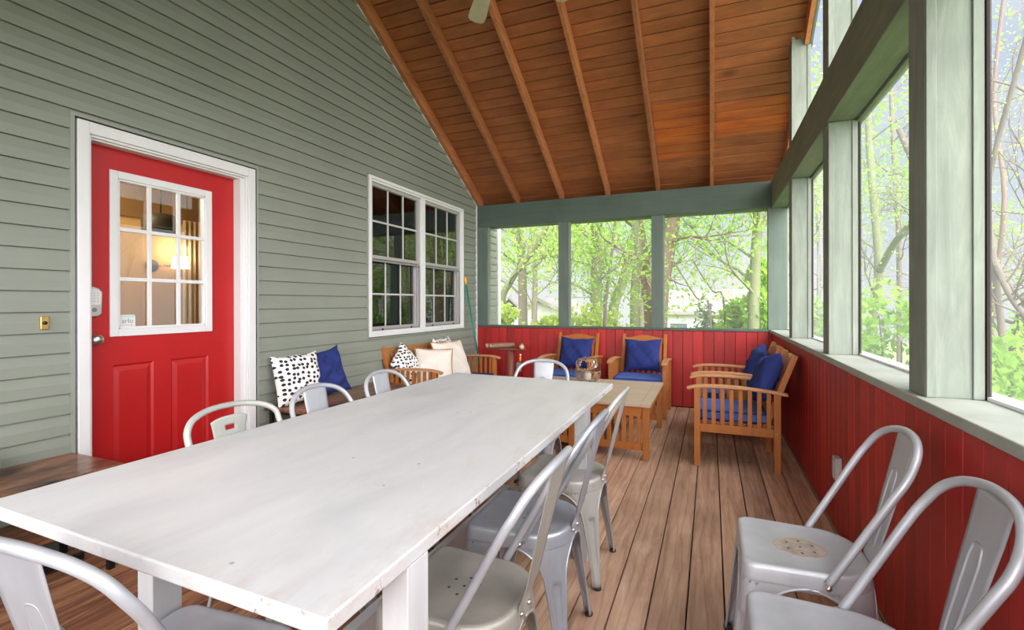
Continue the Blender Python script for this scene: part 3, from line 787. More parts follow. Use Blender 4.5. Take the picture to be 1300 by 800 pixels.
def make_chair(mat, slot=False):
    root = empty('metal_chair')
    o = seat_outline(); n = len(o); q = MB()
    rings = [(.0, .4445), (.45, .4445), (.80, .4450), (.87, .4475), (.92, .4495), (.955, .4495), (.985, .4465), (1.0, .439), (1.006, .425), (1.012, .408), (1.018, .390)]
    vs = []; fs = []
    vs.append((0, 0, rings[0][1]))
    for (s_, z) in rings[1:]:
        for (x, y) in o: vs.append((x*s_, y*s_, z))
    for k in range(n): fs.append((0, 1+k, 1+(k+1)%n))
    for i in range(len(rings)-2):
        for k in range(n): fs.append((1+i*n+k, 1+(i+1)*n+k, 1+(i+1)*n+(k+1)%n, 1+i*n+(k+1)%n))
    q.add(vs, fs, True)
    q.build('seat', mat, root, solid=.003)
    # four pressed legs: each follows a quarter of the seat outline at the top and draws in to a small foot
    def quarter(sx, sy):
        P = [(x*1.016, y*1.016) for x, y in o if x*sx >= -.002 and y*sy >= -.002]
        P.sort(key=lambda p: math.atan2(p[1]*sy, p[0]*sx))
        Ls = [0]
        for a, c in zip(P[:-1], P[1:]): Ls.append(Ls[-1]+math.dist(a, c))
        def at(t):
            d = Ls[-1]*min(1, max(0, t)); j = 0
            while j < len(Ls)-2 and Ls[j+1] < d: j += 1
            f = (d-Ls[j])/max(1e-9, Ls[j+1]-Ls[j]); return (P[j][0]+(P[j+1][0]-P[j][0])*f, P[j][1]+(P[j+1][1]-P[j][1])*f)
        return at
    for (sx, sy) in ((1,1),(-1,1),(-1,-1),(1,-1)):
        bx, by = (.216, .222) if sy < 0 else (.188, .205)
        Q = quarter(sx, sy); q = MB(); NS = 40; NT_ = 28; rings = []
        # parameter of the corner on the quarter curve
        cpar = max((i/60 for i in range(61)), key=lambda t: abs(Q(t)[0])+abs(Q(t)[1]))
        for i in range(NS+1):
            s_ = (i/NS)**1.9; z = .400*(1-s_)+.012*s_
            tm = 1-.58*math.sqrt(1-(1-min(1, s_/.26))**2)-.22*s_**.8; ring = []
            dep = .017*(1-s_*.5)*max(0, min(1, (s_-.27)/.04))*max(0, min(1, (.93-s_)/.2))
            for k in range(NT_+1):
                t = -1+2*k/NT_
                tq = cpar+(t*tm*(cpar if t < 0 else 1-cpar)); qx, qy = Q(tq)
                ang = math.radians(45+t*75); fx, fy = sx*(bx-.020+.020*math.cos(ang)), sy*(by-.020+.020*math.sin(ang))
                x = qx*(1-s_)+fx*s_; y = qy*(1-s_)+fy*s_
                g = dep*max(0, min(1, (.46-abs(t))/.14))
                ring.append((x-sx*g*.7, y-sy*g*.7, z))
            rings.append(ring)
        m_ = NT_+1; vs = [p for r_ in rings for p in r_]
        fs = [(i*m_+k, i*m_+k+1, (i+1)*m_+k+1, (i+1)*m_+k) for i in range(NS) for k in range(m_-1)]
        q.add(vs, fs, True)
        for side in (0, m_-1): q.tube([rings[i][side] for i in range(NS+1)], .0032, 6)
        lg = q.build('leg', mat, root, solid=.0025)
        MB().lathe([(.013,0),(.0165,.002),(.0165,.009),(.013,.013)], (sx*(bx-.012), sy*(by-.012), 0), 14).build('rubber_foot', M['rubber'], lg)
    # bent tube back
    if slot: half = [(.183,.045,.430),(.186,.12,.565),(.192,.195,.70),(.193,.225,.765),(.186,.238,.800),(.150,.262,.828),(.08,.285,.845)]
    else: half = [(.183,.045,.430),(.186,.12,.565),(.190,.195,.70),(.186,.228,.755),(.166,.252,.798),(.125,.272,.828),(.065,.286,.845)]
    pth = half+[(0,.290,.850)]+[(-x,y,z) for x,y,z in reversed(half)]
    pts = crom(pth, 6); m_ = len(pts)
    MB().tube(pts, .0115, 12).build('back_tube', mat, root)
    for sx in (1,-1): MB().tube([(sx*.190,.042,.426),(sx*.204,.042,.426)], .0075, 10).build('bolt', M['nickel'], root)
    for xx in (-.028,.028): MB().tube([(xx,.180,.428),(xx,.190,.426)], .0065, 10).build('bolt', M['nickel'], root)
    # splat
    prof = [(.286,.842,.074),(.268,.76,.070),(.243,.66,.064),(.219,.56,.056),(.206,.505,.050),(.186,.455,.046),(.1835,.425,.044),(.184,.405,.043)]
    q = MB()
    if slot: prof[0] = (.270,.815,.078)
    def sp(u, v):
        t = v*(len(prof)-1); i = min(int(t), len(prof)-2); f = t-i
        y = prof[i][0]*(1-f)+prof[i+1][0]*f; z = prof[i][1]*(1-f)+prof[i+1][1]*f; w = prof[i][2]*(1-f)+prof[i+1][2]*f
        x = (u*2-1)*w
        if slot and v < .12: z += -.016*(abs(u*2-1)**3)*(1-v/.12)
        return (x, y-.004*(1-(u*2-1)**2), z)
    if slot:
        NU, NV = 20, 42; vs = [sp(i/NU, j/NV) for i in range(NU+1) for j in range(NV+1)]
        fs = [(i*(NV+1)+j, (i+1)*(NV+1)+j, (i+1)*(NV+1)+j+1, i*(NV+1)+j+1) for i in range(NU) for j in range(NV) if not (7 <= i <= 12 and 4 <= j <= 5)]
        q.add(vs, fs, True)
    else: q.grid(sp, 10, 42)
    # pressed arch line
    al = [(-.5,.62),(-.5,.27),(-.42,.21),(-.3,.185),(0,.18),(.3,.185),(.42,.21),(.5,.27),(.5,.62)]
    for off in (-.0015,):
        line = [Vector(sp((u*.72+1)/2, v+ (.05 if slot else 0)))+Vector((0,off,0)) for u, v in al]
        q.tube(crom(line, 4), .0026, 6)
    q.build('splat', mat, root, solid=.002)
    return root
G_T = 'metal chairs around the dining table'
base = make_chair(M['st']); slotc = make_chair(M['st_grey'], True)
chairs = [
 # x, y, rot (front -y turned), label, material, source
 (-1.105, .712, PI+.09, 'silver metal chair at the near end of the white table', M['st'], base),
 (-1.475, 1.335, PI/2, 'off-white metal chair with handle slot in its back, before the red door', None, slotc),
 (-1.490, 1.805, PI/2, 'silver metal chair at the table before the dotted pillow', M['st'], base),
 (-1.510, 2.335, PI/2, 'silver metal chair at the table before the wooden loveseat', M['st'], base),
 (-1.080, 2.935, 0, 'silver metal chair at the far end of the white table', M['st'], base),
 (-.650, 1.222, -PI/2, 'beige-grey metal chair tucked under the table, nearest on its right side', M['st_beige'], base),
 (-.648, 1.735, -PI/2, 'clean blue-silver metal chair in the middle of the table right side', M['st_patch'], base),
 (-.652, 2.270, -PI/2, 'rust-specked pale metal chair at the table right side nearest the coffee tables', M['st_worn'], base),
 (.270, 1.832, -PI/2, 'silver metal chair with worn bare patch on the seat by the red wall', None, base),
 (.270, 1.330, -PI/2, 'silver metal chair by the red wall nearest the camera with clean seat', M['st'], base)]
M['st_c2'] = steel('blue_silver_chair_paint', (.40,.43,.49), .36, .5)
rzs = {}
for i, (x, y, rz, lab, mt, src) in enumerate(chairs):
    c = src if (i == 0 or src is slotc) else copy_tree(src)
    c.location = (x, y, 0); c.rotation_euler = (0, 0, rz)
    tag(c, lab, 'chair', G_T if i < 8 else 'metal chairs along the red wall')
    if i == 6: swap_mat(c, M['st'], M['st_c2'])
    elif i == 8: swap_mat(c, M['st'], M['st_patch'])
    elif mt and mt != M['st']: swap_mat(c, M['st'], mt, ('back_tube',) if i == 5 else ())

# ------------------------------------------------------------------ teak seating
def teak_seat(W, name, nb):
    r = empty(name); h = W/2; T = M['teak']
    for sx in (-1, 1):
        a, e = (h-.045, h) if sx > 0 else (-h, -h+.045)
        MB().box(a, e, -.300, -.255, 0, .602).build('leg', T, r, bevel=.003)
        MB().box(a, e, .245, .290, 0, .588).build('leg', T, r, bevel=.003)
        q = MB(); xm = (a+e)/2
        q.box(xm-.014, xm+.014, -.254, .244, .262, .325)
        ns = 8
        for i in range(ns):
            y = -.254+(.498)*(i+.5)/ns; q.box(xm-.008, xm+.008, y-.015, y+.015, .3255, .596-.02*max(0, y))
        q.build('side_slats', T, r, bevel=.002)
        pts = [(xm, -.350, .588), (xm, -.30, .603), (xm, -.2, .613), (xm, -.05, .614), (xm, .10, .606), (xm, .24, .592), (xm, .335, .578)]
        MB().sweep(crom(pts, 4), .062, .021, (1,0,0)).build('arm_rest', M['teak_arm'], r, bevel=.005)
        for (yy, zz) in ((-.278,.292),(.268,.292)): MB().tube([(sx*(h-.001), yy, zz), (sx*(h+.002), yy, zz)], .006, 10).build('bolt', M['nickel'], r)
    q = MB(); q.box(-h+.046, h-.046, -.290, -.268, .262, .325); q.box(-h+.046, h-.046, .255, .277, .262, .325)
    ns = 6
    for i in range(ns): y = -.24+.46*i/(ns-1); q.box(-h+.046, h-.046, y-.028, y+.028, .327, .342)
    q.build('seat_frame', T, r, bevel=.002)
    # leaning back
    def bk_(x, z): return (x, .185+(z-.30)*.36, z)
    px = h-.068
    for sx in (-1, 1): MB().bar(bk_(sx*px, .29), bk_(sx*px, .865), .038, .042, (0,1,0)).build('back_post', T, r, bevel=.003)
    q = MB(); n = 16; wv = px-.0195
    vs = []; 
    for i in range(n+1):
        u = -1+2*i/n; x = u*wv; top = .828+.030*(.5+.5*math.cos(PI*min(1, abs(u)*1.15)))
        for z, dy in ((.765,-.011),(.765,.011),(top,.011),(top,-.011)):
            p = bk_(x, z); vs.append((p[0], p[1]+dy, p[2]))
    fs = [(i*4+k, i*4+(k+1)%4, i*4+4+(k+1)%4, i*4+4+k) for i in range(n) for k in range(4)]+[(3,2,1,0), tuple(n*4+k for k in range(4))]
    q.add(vs, fs); q.build('top_rail', M['teak'], r, bevel=.002)
    q = MB()
    a = bk_(0, .385)
    q.bar(bk_(-wv, .385), bk_(wv, .385), .02, .045, (0,0,1))
    for i in range(nb):
        x = -wv+2*wv*(i+.5)/nb; q.bar(bk_(x, .40), bk_(x, .770), .028, .012, (0,1,0))
    q.build('back_slats', T, r, bevel=.0015)
    return r
def pillow_mb(w, h, t, seed=1, pinch=.07, wr=.006, n=26, spin=0):
    q = MB(); rr = random.Random(seed); ph = [rr.uniform(0, 6.28) for _ in range(6)]
    def f(sgn):
        def g(a, b):
            u = 2*a-1; v = 2*b-1
            e = max(0, (1-abs(u)**3.2))*max(0, (1-abs(v)**3.2))
            x = u*w/2*(1-pinch*(1-v*v)**1.0*abs(u)**2); z = v*h/2*(1-pinch*(1-u*u)*abs(v)**2)
            d = t/2*e**.55
            d += wr*e**.5*(math.sin(u*7+v*5+ph[0])+math.sin(v*9-u*4+ph[1])+.7*math.sin(u*15+ph[2])*math.sin(v*11+ph[3]))*.6
            z += .004*math.sin(u*6+ph[4])
            return (x, sgn*d, z+h/2)
        return g
    q.grid(f(-1), n, n); q.grid(f(1), n, n)
    if spin:
        c_, s_ = math.cos(spin), math.sin(spin)
        q.v = [(x*c_-(z-h/2)*s_, y, x*s_+(z-h/2)*c_) for x, y, z in q.v]
        zm = min(p[2] for p in q.v); q.v = [(x, y, z-zm) for x, y, z in q.v]
    return q
def pillow(loc, rot, w, h, t, mat, label, seed=1, group=None, trim=None, pinch=.07, wr=.006, name='throw_pillow', spin=0):
    if trim:
        r = empty(name, loc); r.rotation_euler = rot
        pillow_mb(w, h, t, seed, pinch, wr).build('pillow_cover', mat, r)
        pts = []
        for (u0, v0, u1, v1) in ((-1,-1,1,-1),(1,-1,1,1),(1,1,-1,1),(-1,1,-1,-1)):
            for i in range(10):
                u = u0+(u1-u0)*i/10; v = v0+(v1-v0)*i/10
                pts.append((u*w/2*(1-pinch*(1-v*v)*u*u)*1.008, 0, v*h/2*(1-pinch*(1-u*u)*v*v)*1.008+h/2))
        MB().tube(pts, .008, 6, closed=True).build('trim', trim, r)
        o = r
    else:
        o = pillow_mb(w, h, t, seed, pinch, wr, spin=spin).build(name, mat); o.location = loc; o.rotation_euler = rot
    tag(o, label, 'pillow', group); return o
def cushion(loc, rz, W, D, label, H=.085, group=None, mat=None):
    r = empty('seat_cushion', loc, rz); tag(r, label, 'cushion', group)
    q = MB()
    def prof(sgn):
        def g(a, b):
            u = 2*a-1; v = 2*b-1
            e = max(0, 1-abs(u)**8)*max(0, 1-abs(v)**8)
            return (u*W/2, v*D/2, H/2+sgn*(H*.36+H*.14*e**.5))
        return g
    q.grid(prof(1), 20, 20); q.grid(prof(-1), 20, 20)
    P = [(-W/2,-D/2),(W/2,-D/2),(W/2,D/2),(-W/2,D/2)]
    for i in range(4):
        a, c = P[i], P[(i+1)%4]
        q.grid(lambda u, v, a=a, c=c: (a[0]+(c[0]-a[0])*u, a[1]+(c[1]-a[1])*u, H/2+H*.36*(2*v-1)), 12, 2)
    q.build('cushion_cover', mat or M['blue_seat'], r)
    q = MB()
    for zz in (H*.86, H*.14): q.tube([(x, y, zz) for x, y in [(-W/2,-D/2),(0,-D/2),(W/2,-D/2),(W/2,0),(W/2,D/2),(0,D/2),(-W/2,D/2),(-W/2,0)]], .005, 6, closed=True)
    q.build('piping', M['blue'], r)
    return r
AW = .62
arm0 = teak_seat(AW, 'teak_armchair', 7)
spots = [
 (.178, 4.285, -PI/2, 'slatted teak armchair at the red side wall, nearer the camera', 'near side wall'),
 (.178, 5.065, -PI/2, 'slatted teak armchair at the red side wall, in the far corner', 'far side wall'),
 (-.745, 5.68, 0, 'slatted teak armchair at the end wall, right of the glass lantern', 'end wall right'),
 (-1.560, 5.68, 0, 'slatted teak armchair at the end wall, behind the glass lantern', 'end wall left')]
plab = ['near armchair by the side wall', 'far corner armchair by the side wall', 'right armchair of the end wall', 'left armchair of the end wall']
for i, (x, y, rz, lab, w) in enumerate(spots):
    c = arm0 if i == 0 else copy_tree(arm0)
    c.location = (x, y, 0); c.rotation_euler = (0, 0, rz); tag(c, lab, 'armchair', 'teak armchairs')
    Mz = Matrix.Rotation(rz, 4, 'Z')
    p = Mz @ Vector((0, -.045, 0))
    cushion((x+p.x, y+p.y, .343), rz, AW-.10, .49, 'blue seat cushion on the '+plab[i], group='blue seat cushions')
    p = Mz @ Vector((.0 if i > 1 else (.02 if i == 0 else -.02), .125, 0))
    tw = (.05, -.06, .02, -.03)[i]
    pillow((x+p.x, y+p.y, .432), (-.36, 0, rz+tw), .43, .41, .15, M['blue'], 'navy blue throw pillow leaning on the '+plab[i], 3+i, 'navy throw pillows', pinch=.13, wr=.009, spin=(.16, -.12, .02, -.02)[i])
ls = teak_seat(1.40, 'teak_loveseat', 18); ls.location = (-2.685, 4.63, 0); ls.rotation_euler = (0, 0, PI/2)
tag(ls, 'slatted teak loveseat under the double window', 'loveseat')
cushion((-2.64, 4.63, .343), PI/2, 1.28, .47, 'seat cushion on the teak loveseat under the window', H=.07, mat=M['blue'])
pillow((-2.80, 4.16, .415), (-.36, 0, PI/2-.10), .33, .33, .12, M['dots'], spin=.70, label='black and white dotted pillow at the near end of the loveseat', seed=11, group='dotted pillows')
pillow((-2.66, 4.36, .415), (-.42, .05, PI/2-.85), .40, .38, .13, M['cream'], 'cream pillow with brown trim turned sideways in the middle of the loveseat', 12, 'cream pillows', trim=M['jute'])
pillow((-2.60, 4.74, .415), (-.40, 0, PI/2+.05-.25), .50, .44, .15, M['cream'], 'large cream pillow with brown fringe at the front of the loveseat', 13, 'cream pillows', trim=M['jute'])
pillow((-2.79, 4.98, .415), (-.36, 0, PI/2+.1), .46, .46, .13, M['dots'], 'dotted pillow mostly hidden behind the large cream pillow', 14, 'dotted pillows')

# ------------------------------------------------------------------ coffee tables
def coffee():
    r = empty('teak_coffee_table'); hx, hy = .298, .575; T = M['teak']
    q = MB(); z0, z1 = .424, .450
    q.box(-hx, -hx+.075, -hy, hy, z0, z1); q.box(hx-.075, hx, -hy, hy, z0, z1)
    n = 11
    for i in range(n):
        ya = -hy+2*hy*i/n; q.box(-hx+.078, hx-.078, ya+.0012, ya+2*hy/n-.0012, z0, z1-.001)
    q.build('tabletop', M['teak_top'], r, bevel=.002)
    for sx in (-1,1):
        for sy in (-1,1):
            x0, x1 = sorted((sx*(hx-.012), sx*(hx-.060))); y0, y1 = sorted((sy*(hy-.012), sy*(hy-.060)))
            MB().box(x0, x1, y0, y1, 0, z0-.0005).build('leg', T, r, bevel=.003)
    for sy in (-1,1):
        q = MB(); yc = sy*(hy-.036)
        q.box(-hx+.061, hx-.061, yc-.011, yc+.011, .345, .423); q.box(-hx+.061, hx-.061, yc-.011, yc+.011, .075, .135)
        for i in range(8):
            x = -hx+.061+(2*hx-.122)*(i+.5)/8; q.box(x-.017, x+.017, yc-.007, yc+.007, .1355, .3445)
        q.build('slatted_end', T, r, bevel=.0015)
    q = MB()
    for sx in (-1,1): q.box(sx*(hx-.036)-.011, sx*(hx-.036)+.011, -hy+.061, hy-.061, .345, .423)
    q.build('side_rail', T, r, bevel=.0015)
    return r
ct = coffee(); ct.location = (-.740, 4.495, 0)
tag(ct, 'slatted teak coffee table with weathered top, the right one nearer the armchairs', 'coffee table', 'twin coffee tables')
c2 = copy_tree(ct); c2.location = (-1.345, 4.495, 0)
tag(c2, 'slatted teak coffee table under the glass lantern, partly hidden by the white table', 'coffee table', 'twin coffee tables')

# glass lantern
gv = empty('glass_lantern', (-1.165, 4.87, .4503)); tag(gv, 'round ribbed glass lantern wrapped in rope on the coffee table', 'lantern')
prof = [(.055,0),(.085,.004),(.108,.03),(.122,.08),(.124,.13),(.112,.18),(.090,.215),(.084,.235),(.088,.245)]
q = MB(); vs = []; n = 48
q.lathe(prof, (0,0,0), 48); q.f = q.f[:-1]; q.sm = q.sm[:-1]
q.build('jar', M['jar'], gv)
MB().lathe([(.03,0.006),(.035,.008),(.035,.09),(.03,.094)], (0,0,0), 20).build('candle', M['cream'], gv)
q = MB()
q.tube([(.092*math.cos(t), .092*math.sin(t), .225) for t in [2*PI*i/32 for i in range(32)]], .0055, 6, closed=True)
q.tube([(.127*math.cos(t), .127*math.sin(t), .105+.0*t) for t in [2*PI*i/32 for i in range(32)]], .0045, 6, closed=True)
for k in range(6):
    a = k*PI/3+.3
    for s_ in (-1,1):
        q.tube([((r_+.004)*math.cos(a+s_*d), (r_+.004)*math.sin(a+s_*d), z) for r_, z, d in ((.124,.105,0),(.118,.05,.18),(.100,.02,.34),(.080,.003,.45))], .0036, 5)
q.build('rope_net', M['rope'], gv)
hp = [(-.094,-.01,.222),(-.10,-.07,.19),(-.075,-.115,.150),(0,-.135,.120),(.075,-.115,.150),(.10,-.07,.19),(.094,-.01,.222)]
MB().tube(crom(hp, 5), .0065, 8).build('rope_handle', M['rope'], gv)

# ------------------------------------------------------------------ benches by the wall
def bench(Y0, Y1, label):
    r = empty('wooden_bench', (-2.82, (Y0+Y1)/2, 0)); tag(r, label, 'bench', 'brown benches along the siding'); h = (Y1-Y0)/2
    MB().box(-.212, .222, -h, h, .465, .490).build('bench_top', M['bench'], r, bevel=.003)
    MB().box(-.20, .14, -h+.03, h-.03, .205, .222).build('shelf', M['bench'], r, bevel=.002)
    for sy in (-1,1):
        q = MB(); y = sy*(h-.045); w = .0125
        for x in (-.19, .195): q.box(x-w, x+w, y-w, y+w, .0, .4645)
        q.box(-.19+w, .195-w, y-w, y+w, .44, .4645); q.box(-.19+w, .195-w, y-w, y+w, .18, .204)
        q.build('leg', M['black'], r, bevel=.001)
    q = MB(); q.box(-.0125, .0125, -h+.058, h-.058, .02, .045); q.build('stretcher', M['black'], r)
    return r
bench(-.10, 1.440, 'low brown bench with black metal legs left of the red door')
bench(2.60, 3.86, 'low brown bench against the siding under the dotted and navy pillows')
pillow((-2.87, 2.79, .4905), (-.24, 0, PI/2-.22), .38, .38, .15, M['dots'], 'black and white dotted pillow on the bench right of the door', 21, 'dotted pillows', spin=.04)
pillow((-2.84, 3.06, .4905), (-.30, -.12, PI/2-.05), .48, .40, .12, M['blue'], 'crumpled navy pillow on the bench beside the dotted pillow', 22, 'navy throw pillows', wr=.017, pinch=.14)
# woven basket at the left edge of the frame
bs = empty('woven_basket', (-2.93, .972, .4903)); tag(bs, 'beige woven basket on the near brown bench at the left edge', 'basket')
q = MB(); prof = []
for i in range(17): z = .005+.11*i/16; prof.append((.10+.045*math.sin(PI*i/16)+.004*(i%2), z))
q.lathe([(.09,0)]+prof, (0,0,0), 36); q.f = q.f[:-1]; q.sm = q.sm[:-1]
M['wicker'] = paint('wicker', (.55,.42,.25), .85, .25, scale=40, bump=.5)
q.build('basket_body', M['wicker'], bs, solid=.004)
MB().tube([(.105*math.cos(t), .105*math.sin(t), .116) for t in [2*PI*i/36 for i in range(36)]], .008, 6, closed=True).build('rim', M['rope'], bs)

# broom in the corner
br = empty('broom', (-2.80, 5.86, 0)); tag(br, 'green-handled broom with yellow tip leaning in the far left corner', 'broom')
tip = Vector((-3.005+2.80, 5.685-5.86, 1.592))
MB().tube([tuple(tip*.10), tuple(tip*.94)], .0125, 10).build('handle', M['greenpole'], br)
MB().tube([tuple(tip*.94), tuple(tip*1.0)], .016, 10).build('grip', M['yellow'], br)
q = MB(); q.prism([(-.11,.02),(.11,.02),(.07,.15),(-.07,.15)], 'y', -.02, .02); q.build('bristles', M['yellow'], br, bevel=.004)

# rustic log stand
lg = empty('log_stand', (-2.33, 5.62, 0)); tag(lg, 'rustic stand with peeled log pieces on a reddish post by the end wall', 'stand')
MB().lathe([(.13,0),(.13,.03),(.055,.05),(.046,.3),(.050,.66)], (0,0,0), 18).build('post', M['postwood'], lg)
MB().box(-.23, .19, -.06, .06, .661, .684).build('shelf', M['postwood'], lg, bevel=.006)
def log(a, b_, r):
    a = Vector(a); b_ = Vector(b_); o = MB().tube([tuple(a), tuple(a.lerp(b_, .5)), tuple(b_)], [r, r*.94, r*.98], 14).build('log', M['logbark'], lg)
    d = (b_-a).normalized()
    for u, v in ((a-d*.003, a-d*.0005), (b_+d*.0005, b_+d*.003)): MB().tube([tuple(u), tuple(v)], r*.92, 14).build('log_end', M['logend'], o)
log((-.27,-.13,.715), (-.05,.12,.715), .030); log((-.21,-.14,.715), (.0,.10,.715), .030); log((.20,-.12,.716), (.10,.12,.716), .031)
q = MB()
for (x, z) in ((.155,.60),): q.tube([(x,-.055,.66),(x,-.055,.47)], .0015, 5)
q.build('string', M['black'], lg)
bd = MB().lathe([(.004,0),(.013,.006),(.013,.018),(.004,.024)], (.155,-.055,.598), 12).build('white_bead', M['bead'], lg)
MB().lathe([(.006,0),(.012,.006),(.012,.06),(.006,.066)], (.155,-.055,.530), 12).build('amber_bead', M['amber'], lg)

# ------------------------------------------------------------------ ceiling fan (hub just above the frame)
fn = empty('ceiling_fan', (-1.235, 2.70, 3.30)); tag(fn, 'cream-bladed ceiling fan hanging from the ridge, only blade tips in view', 'ceiling fan')
zt = ceil_z(RIDGE)-.245-3.30
MB().lathe([(.06,zt-.06),(.075,zt-.01),(.06,zt)], (0,0,0), 24).build('canopy', M['brass'], fn)
MB().tube([(0,0,.15),(0,0,zt-.05)], .014, 12).build('downrod', M['brass'], fn)
MB().lathe([(.05,.16),(.12,.13),(.145,.06),(.14,.0),(.10,-.05),(.06,-.07)], (0,0,0), 32).build('motor', M['brass'], fn)
for k in range(5):
    a = math.radians(90+36+72*k+.6); Mz = Matrix.Rotation(a, 4, 'Z') @ Matrix.Rotation(math.radians(10), 4, 'X')
    q = MB(); pts = [(.20,-.045),(.50,-.064),(.565,-.060),(.590,-.038),(.594,0),(.588,.038),(.560,.060),(.50,.062),(.20,.045)]
    q.prism(pts, 'z', 0, .007); q.v = [tuple(Mz @ Vector(p)) for p in q.v]; bl = q.build('blade', M['fan'], fn, bevel=.002)
    q = MB(); q.box(.10, .26, -.02, .02, -.006, -.0005); q.v = [tuple(Mz @ Vector(p)) for p in q.v]; q.build('blade_iron', M['brass'], bl)

# ------------------------------------------------------------------ outdoors
GZ = -2.0
q = MB().grid(lambda u, v: (-30+70*u, -25+75*v, GZ-.02*(70*u-30)*.4+.3*math.sin(u*9)*math.sin(v*7)), 40, 40)
gr = q.build('ground', M['grass']); tag(gr, kind='structure')

def rnd_dir(rr): 
    while True:
        v = Vector((rr.uniform(-1,1), rr.uniform(-1,1), rr.uniform(-1,1)))
        if .05 < v.length < 1: return v.normalized()
def tree(name, label, trunks, bark, leafm, nleaf, lsize, seed, forks=7, blen=2.0, spread=.45, bare=False, start=.35, cat='tree', group=None, ivy=0, up=.35):
    rr = random.Random(seed); r = empty(name, tuple(Vector(trunks[0][0][0])));  r.location.z = trunks[0][0][0][2]
    base_ = Vector(trunks[0][0][0]); q = MB(); tips = []
    def grow(p, d, L_, rad, lev):
        n = 5; pts = [p.copy()]; rs = [rad]
        for i in range(n):
            d = (d+rnd_dir(rr)*.28+Vector((0,0,.05))).normalized(); p = p+d*L_/n; pts.append(p.copy()); rs.append(rad*(1-.75*(i+1)/n))
            if lev < 2 and i >= 1:
                for _ in range(2 if lev == 0 else 1):
                    if rr.random() < .85: grow(p, (d+rnd_dir(rr)*.85).normalized(), L_*.55, rs[-1]*.7, lev+1)
            if lev >= 1 or i > 2: tips.append(p.copy())
        q.tube([tuple(x-base_) for x in pts], rs, 5, cap=False)
    for (pts, r0, r1) in trunks:
        P = crom(pts, 5); n = len(P)
        q.tube([tuple(p-base_) for p in P], [r0+(r1-r0)*i/(n-1) for i in range(n)], 9)
        for k in range(forks):
            t = start+(1-start)*(k+.5)/forks; i = int(t*(n-1)); d = rnd_dir(rr); d.z = abs(d.z)*.6+up; d.normalize()
            grow(P[i].copy(), d, blen*rr.uniform(.7, 1.2), min(.035, (r0+(r1-r0)*t)*.34), 0)
    q.build('trunk', bark, r, fixn=False)
    def leaves(centres, n, spr, size, mat, nm):
        vs = []; fs = []
        for i in range(n):
            c = centres[rr.randrange(len(centres))]
            p = c+Vector((rr.gauss(0,spr), rr.gauss(0,spr), rr.gauss(0,spr*.7)))
            if p.x < 1.1 and p.y < 6.75: continue
            p = p-base_
            a = rnd_dir(rr); b_ = a.cross(rnd_dir(rr)).normalized(); s_ = size*.68*rr.uniform(.6, 1.3)
            k = len(vs); vs += [tuple(p-a*s_), tuple(p+b_*s_*.55), tuple(p+a*s_), tuple(p-b_*s_*.55)]; fs.append((k,k+1,k+2,k+3))
        m_ = MB(); m_.v = vs; m_.f = fs; m_.sm = [False]*len(fs); m_.build(nm, mat, r, fixn=False)
    if nleaf and tips: leaves(tips, nleaf, spread, lsize, leafm, 'foliage')
    if ivy:
        cs = []
        P = crom(trunks[0][0], 5)
        for p in P[:int(len(P)*.8)]: cs.append(p)
        leaves(cs, ivy, trunks[0][1]*.9, .055, M['ivy'], 'ivy')
    tag(r, label, cat, group); return r
def bush(name, label, c, rad, n, lsize, mat, seed, group=None, stems=9):
    rr = random.Random(seed); c = Vector(c); gz = GZ; r = empty(name, (c.x, c.y, gz)); base_ = Vector((c.x, c.y, gz)); q = MB()
    vs = []; fs = []; blobs = []
    for i in range(stems):
        d = rnd_dir(rr); e = Vector((c.x+d.x*rad[0]*.8, c.y+d.y*rad[1]*.8, c.z+abs(d.z)*rad[2]*.8-.2*rad[2]))
        s0 = Vector((c.x+d.x*.15, c.y+d.y*.15, gz)); m_ = s0.lerp(e, .5)+Vector((0,0,.2)); q.tube([tuple(s0-base_), tuple(m_-base_), tuple(e-base_)], [.03,.02,.008], 5, cap=False)
    for i in range(16):
        d = rnd_dir(rr)*rr.uniform(.3,1); blobs.append((Vector((c.x+d.x*rad[0], c.y+d.y*rad[1], c.z+d.z*rad[2])), rr.uniform(.25,.5)))
    q.build('stems', M['bark'], r, fixn=False)
    for i in range(n):
        bc, br_ = blobs[rr.randrange(16)]; d = rnd_dir(rr)*(rr.random()**.4)*br_
        p = Vector((bc.x+d.x*rad[0], bc.y+d.y*rad[1], bc.z+d.z*rad[2]))-base_
        a = (rnd_dir(rr)+Vector((0,0,.2))).normalized(); b_ = a.cross(rnd_dir(rr)).normalized(); s_ = lsize*rr.uniform(.6,1.3); k = len(vs)
        vs += [tuple(p-a*s_), tuple(p+b_*s_*.55), tuple(p+a*s_), tuple(p-b_*s_*.55)]; fs.append((k,k+1,k+2,k+3))
    m_ = MB(); m_.v = vs; m_.f = fs; m_.sm = [False]*len(fs); m_.build('foliage', mat, r, fixn=False)
    tag(r, label, 'bush', group); return r

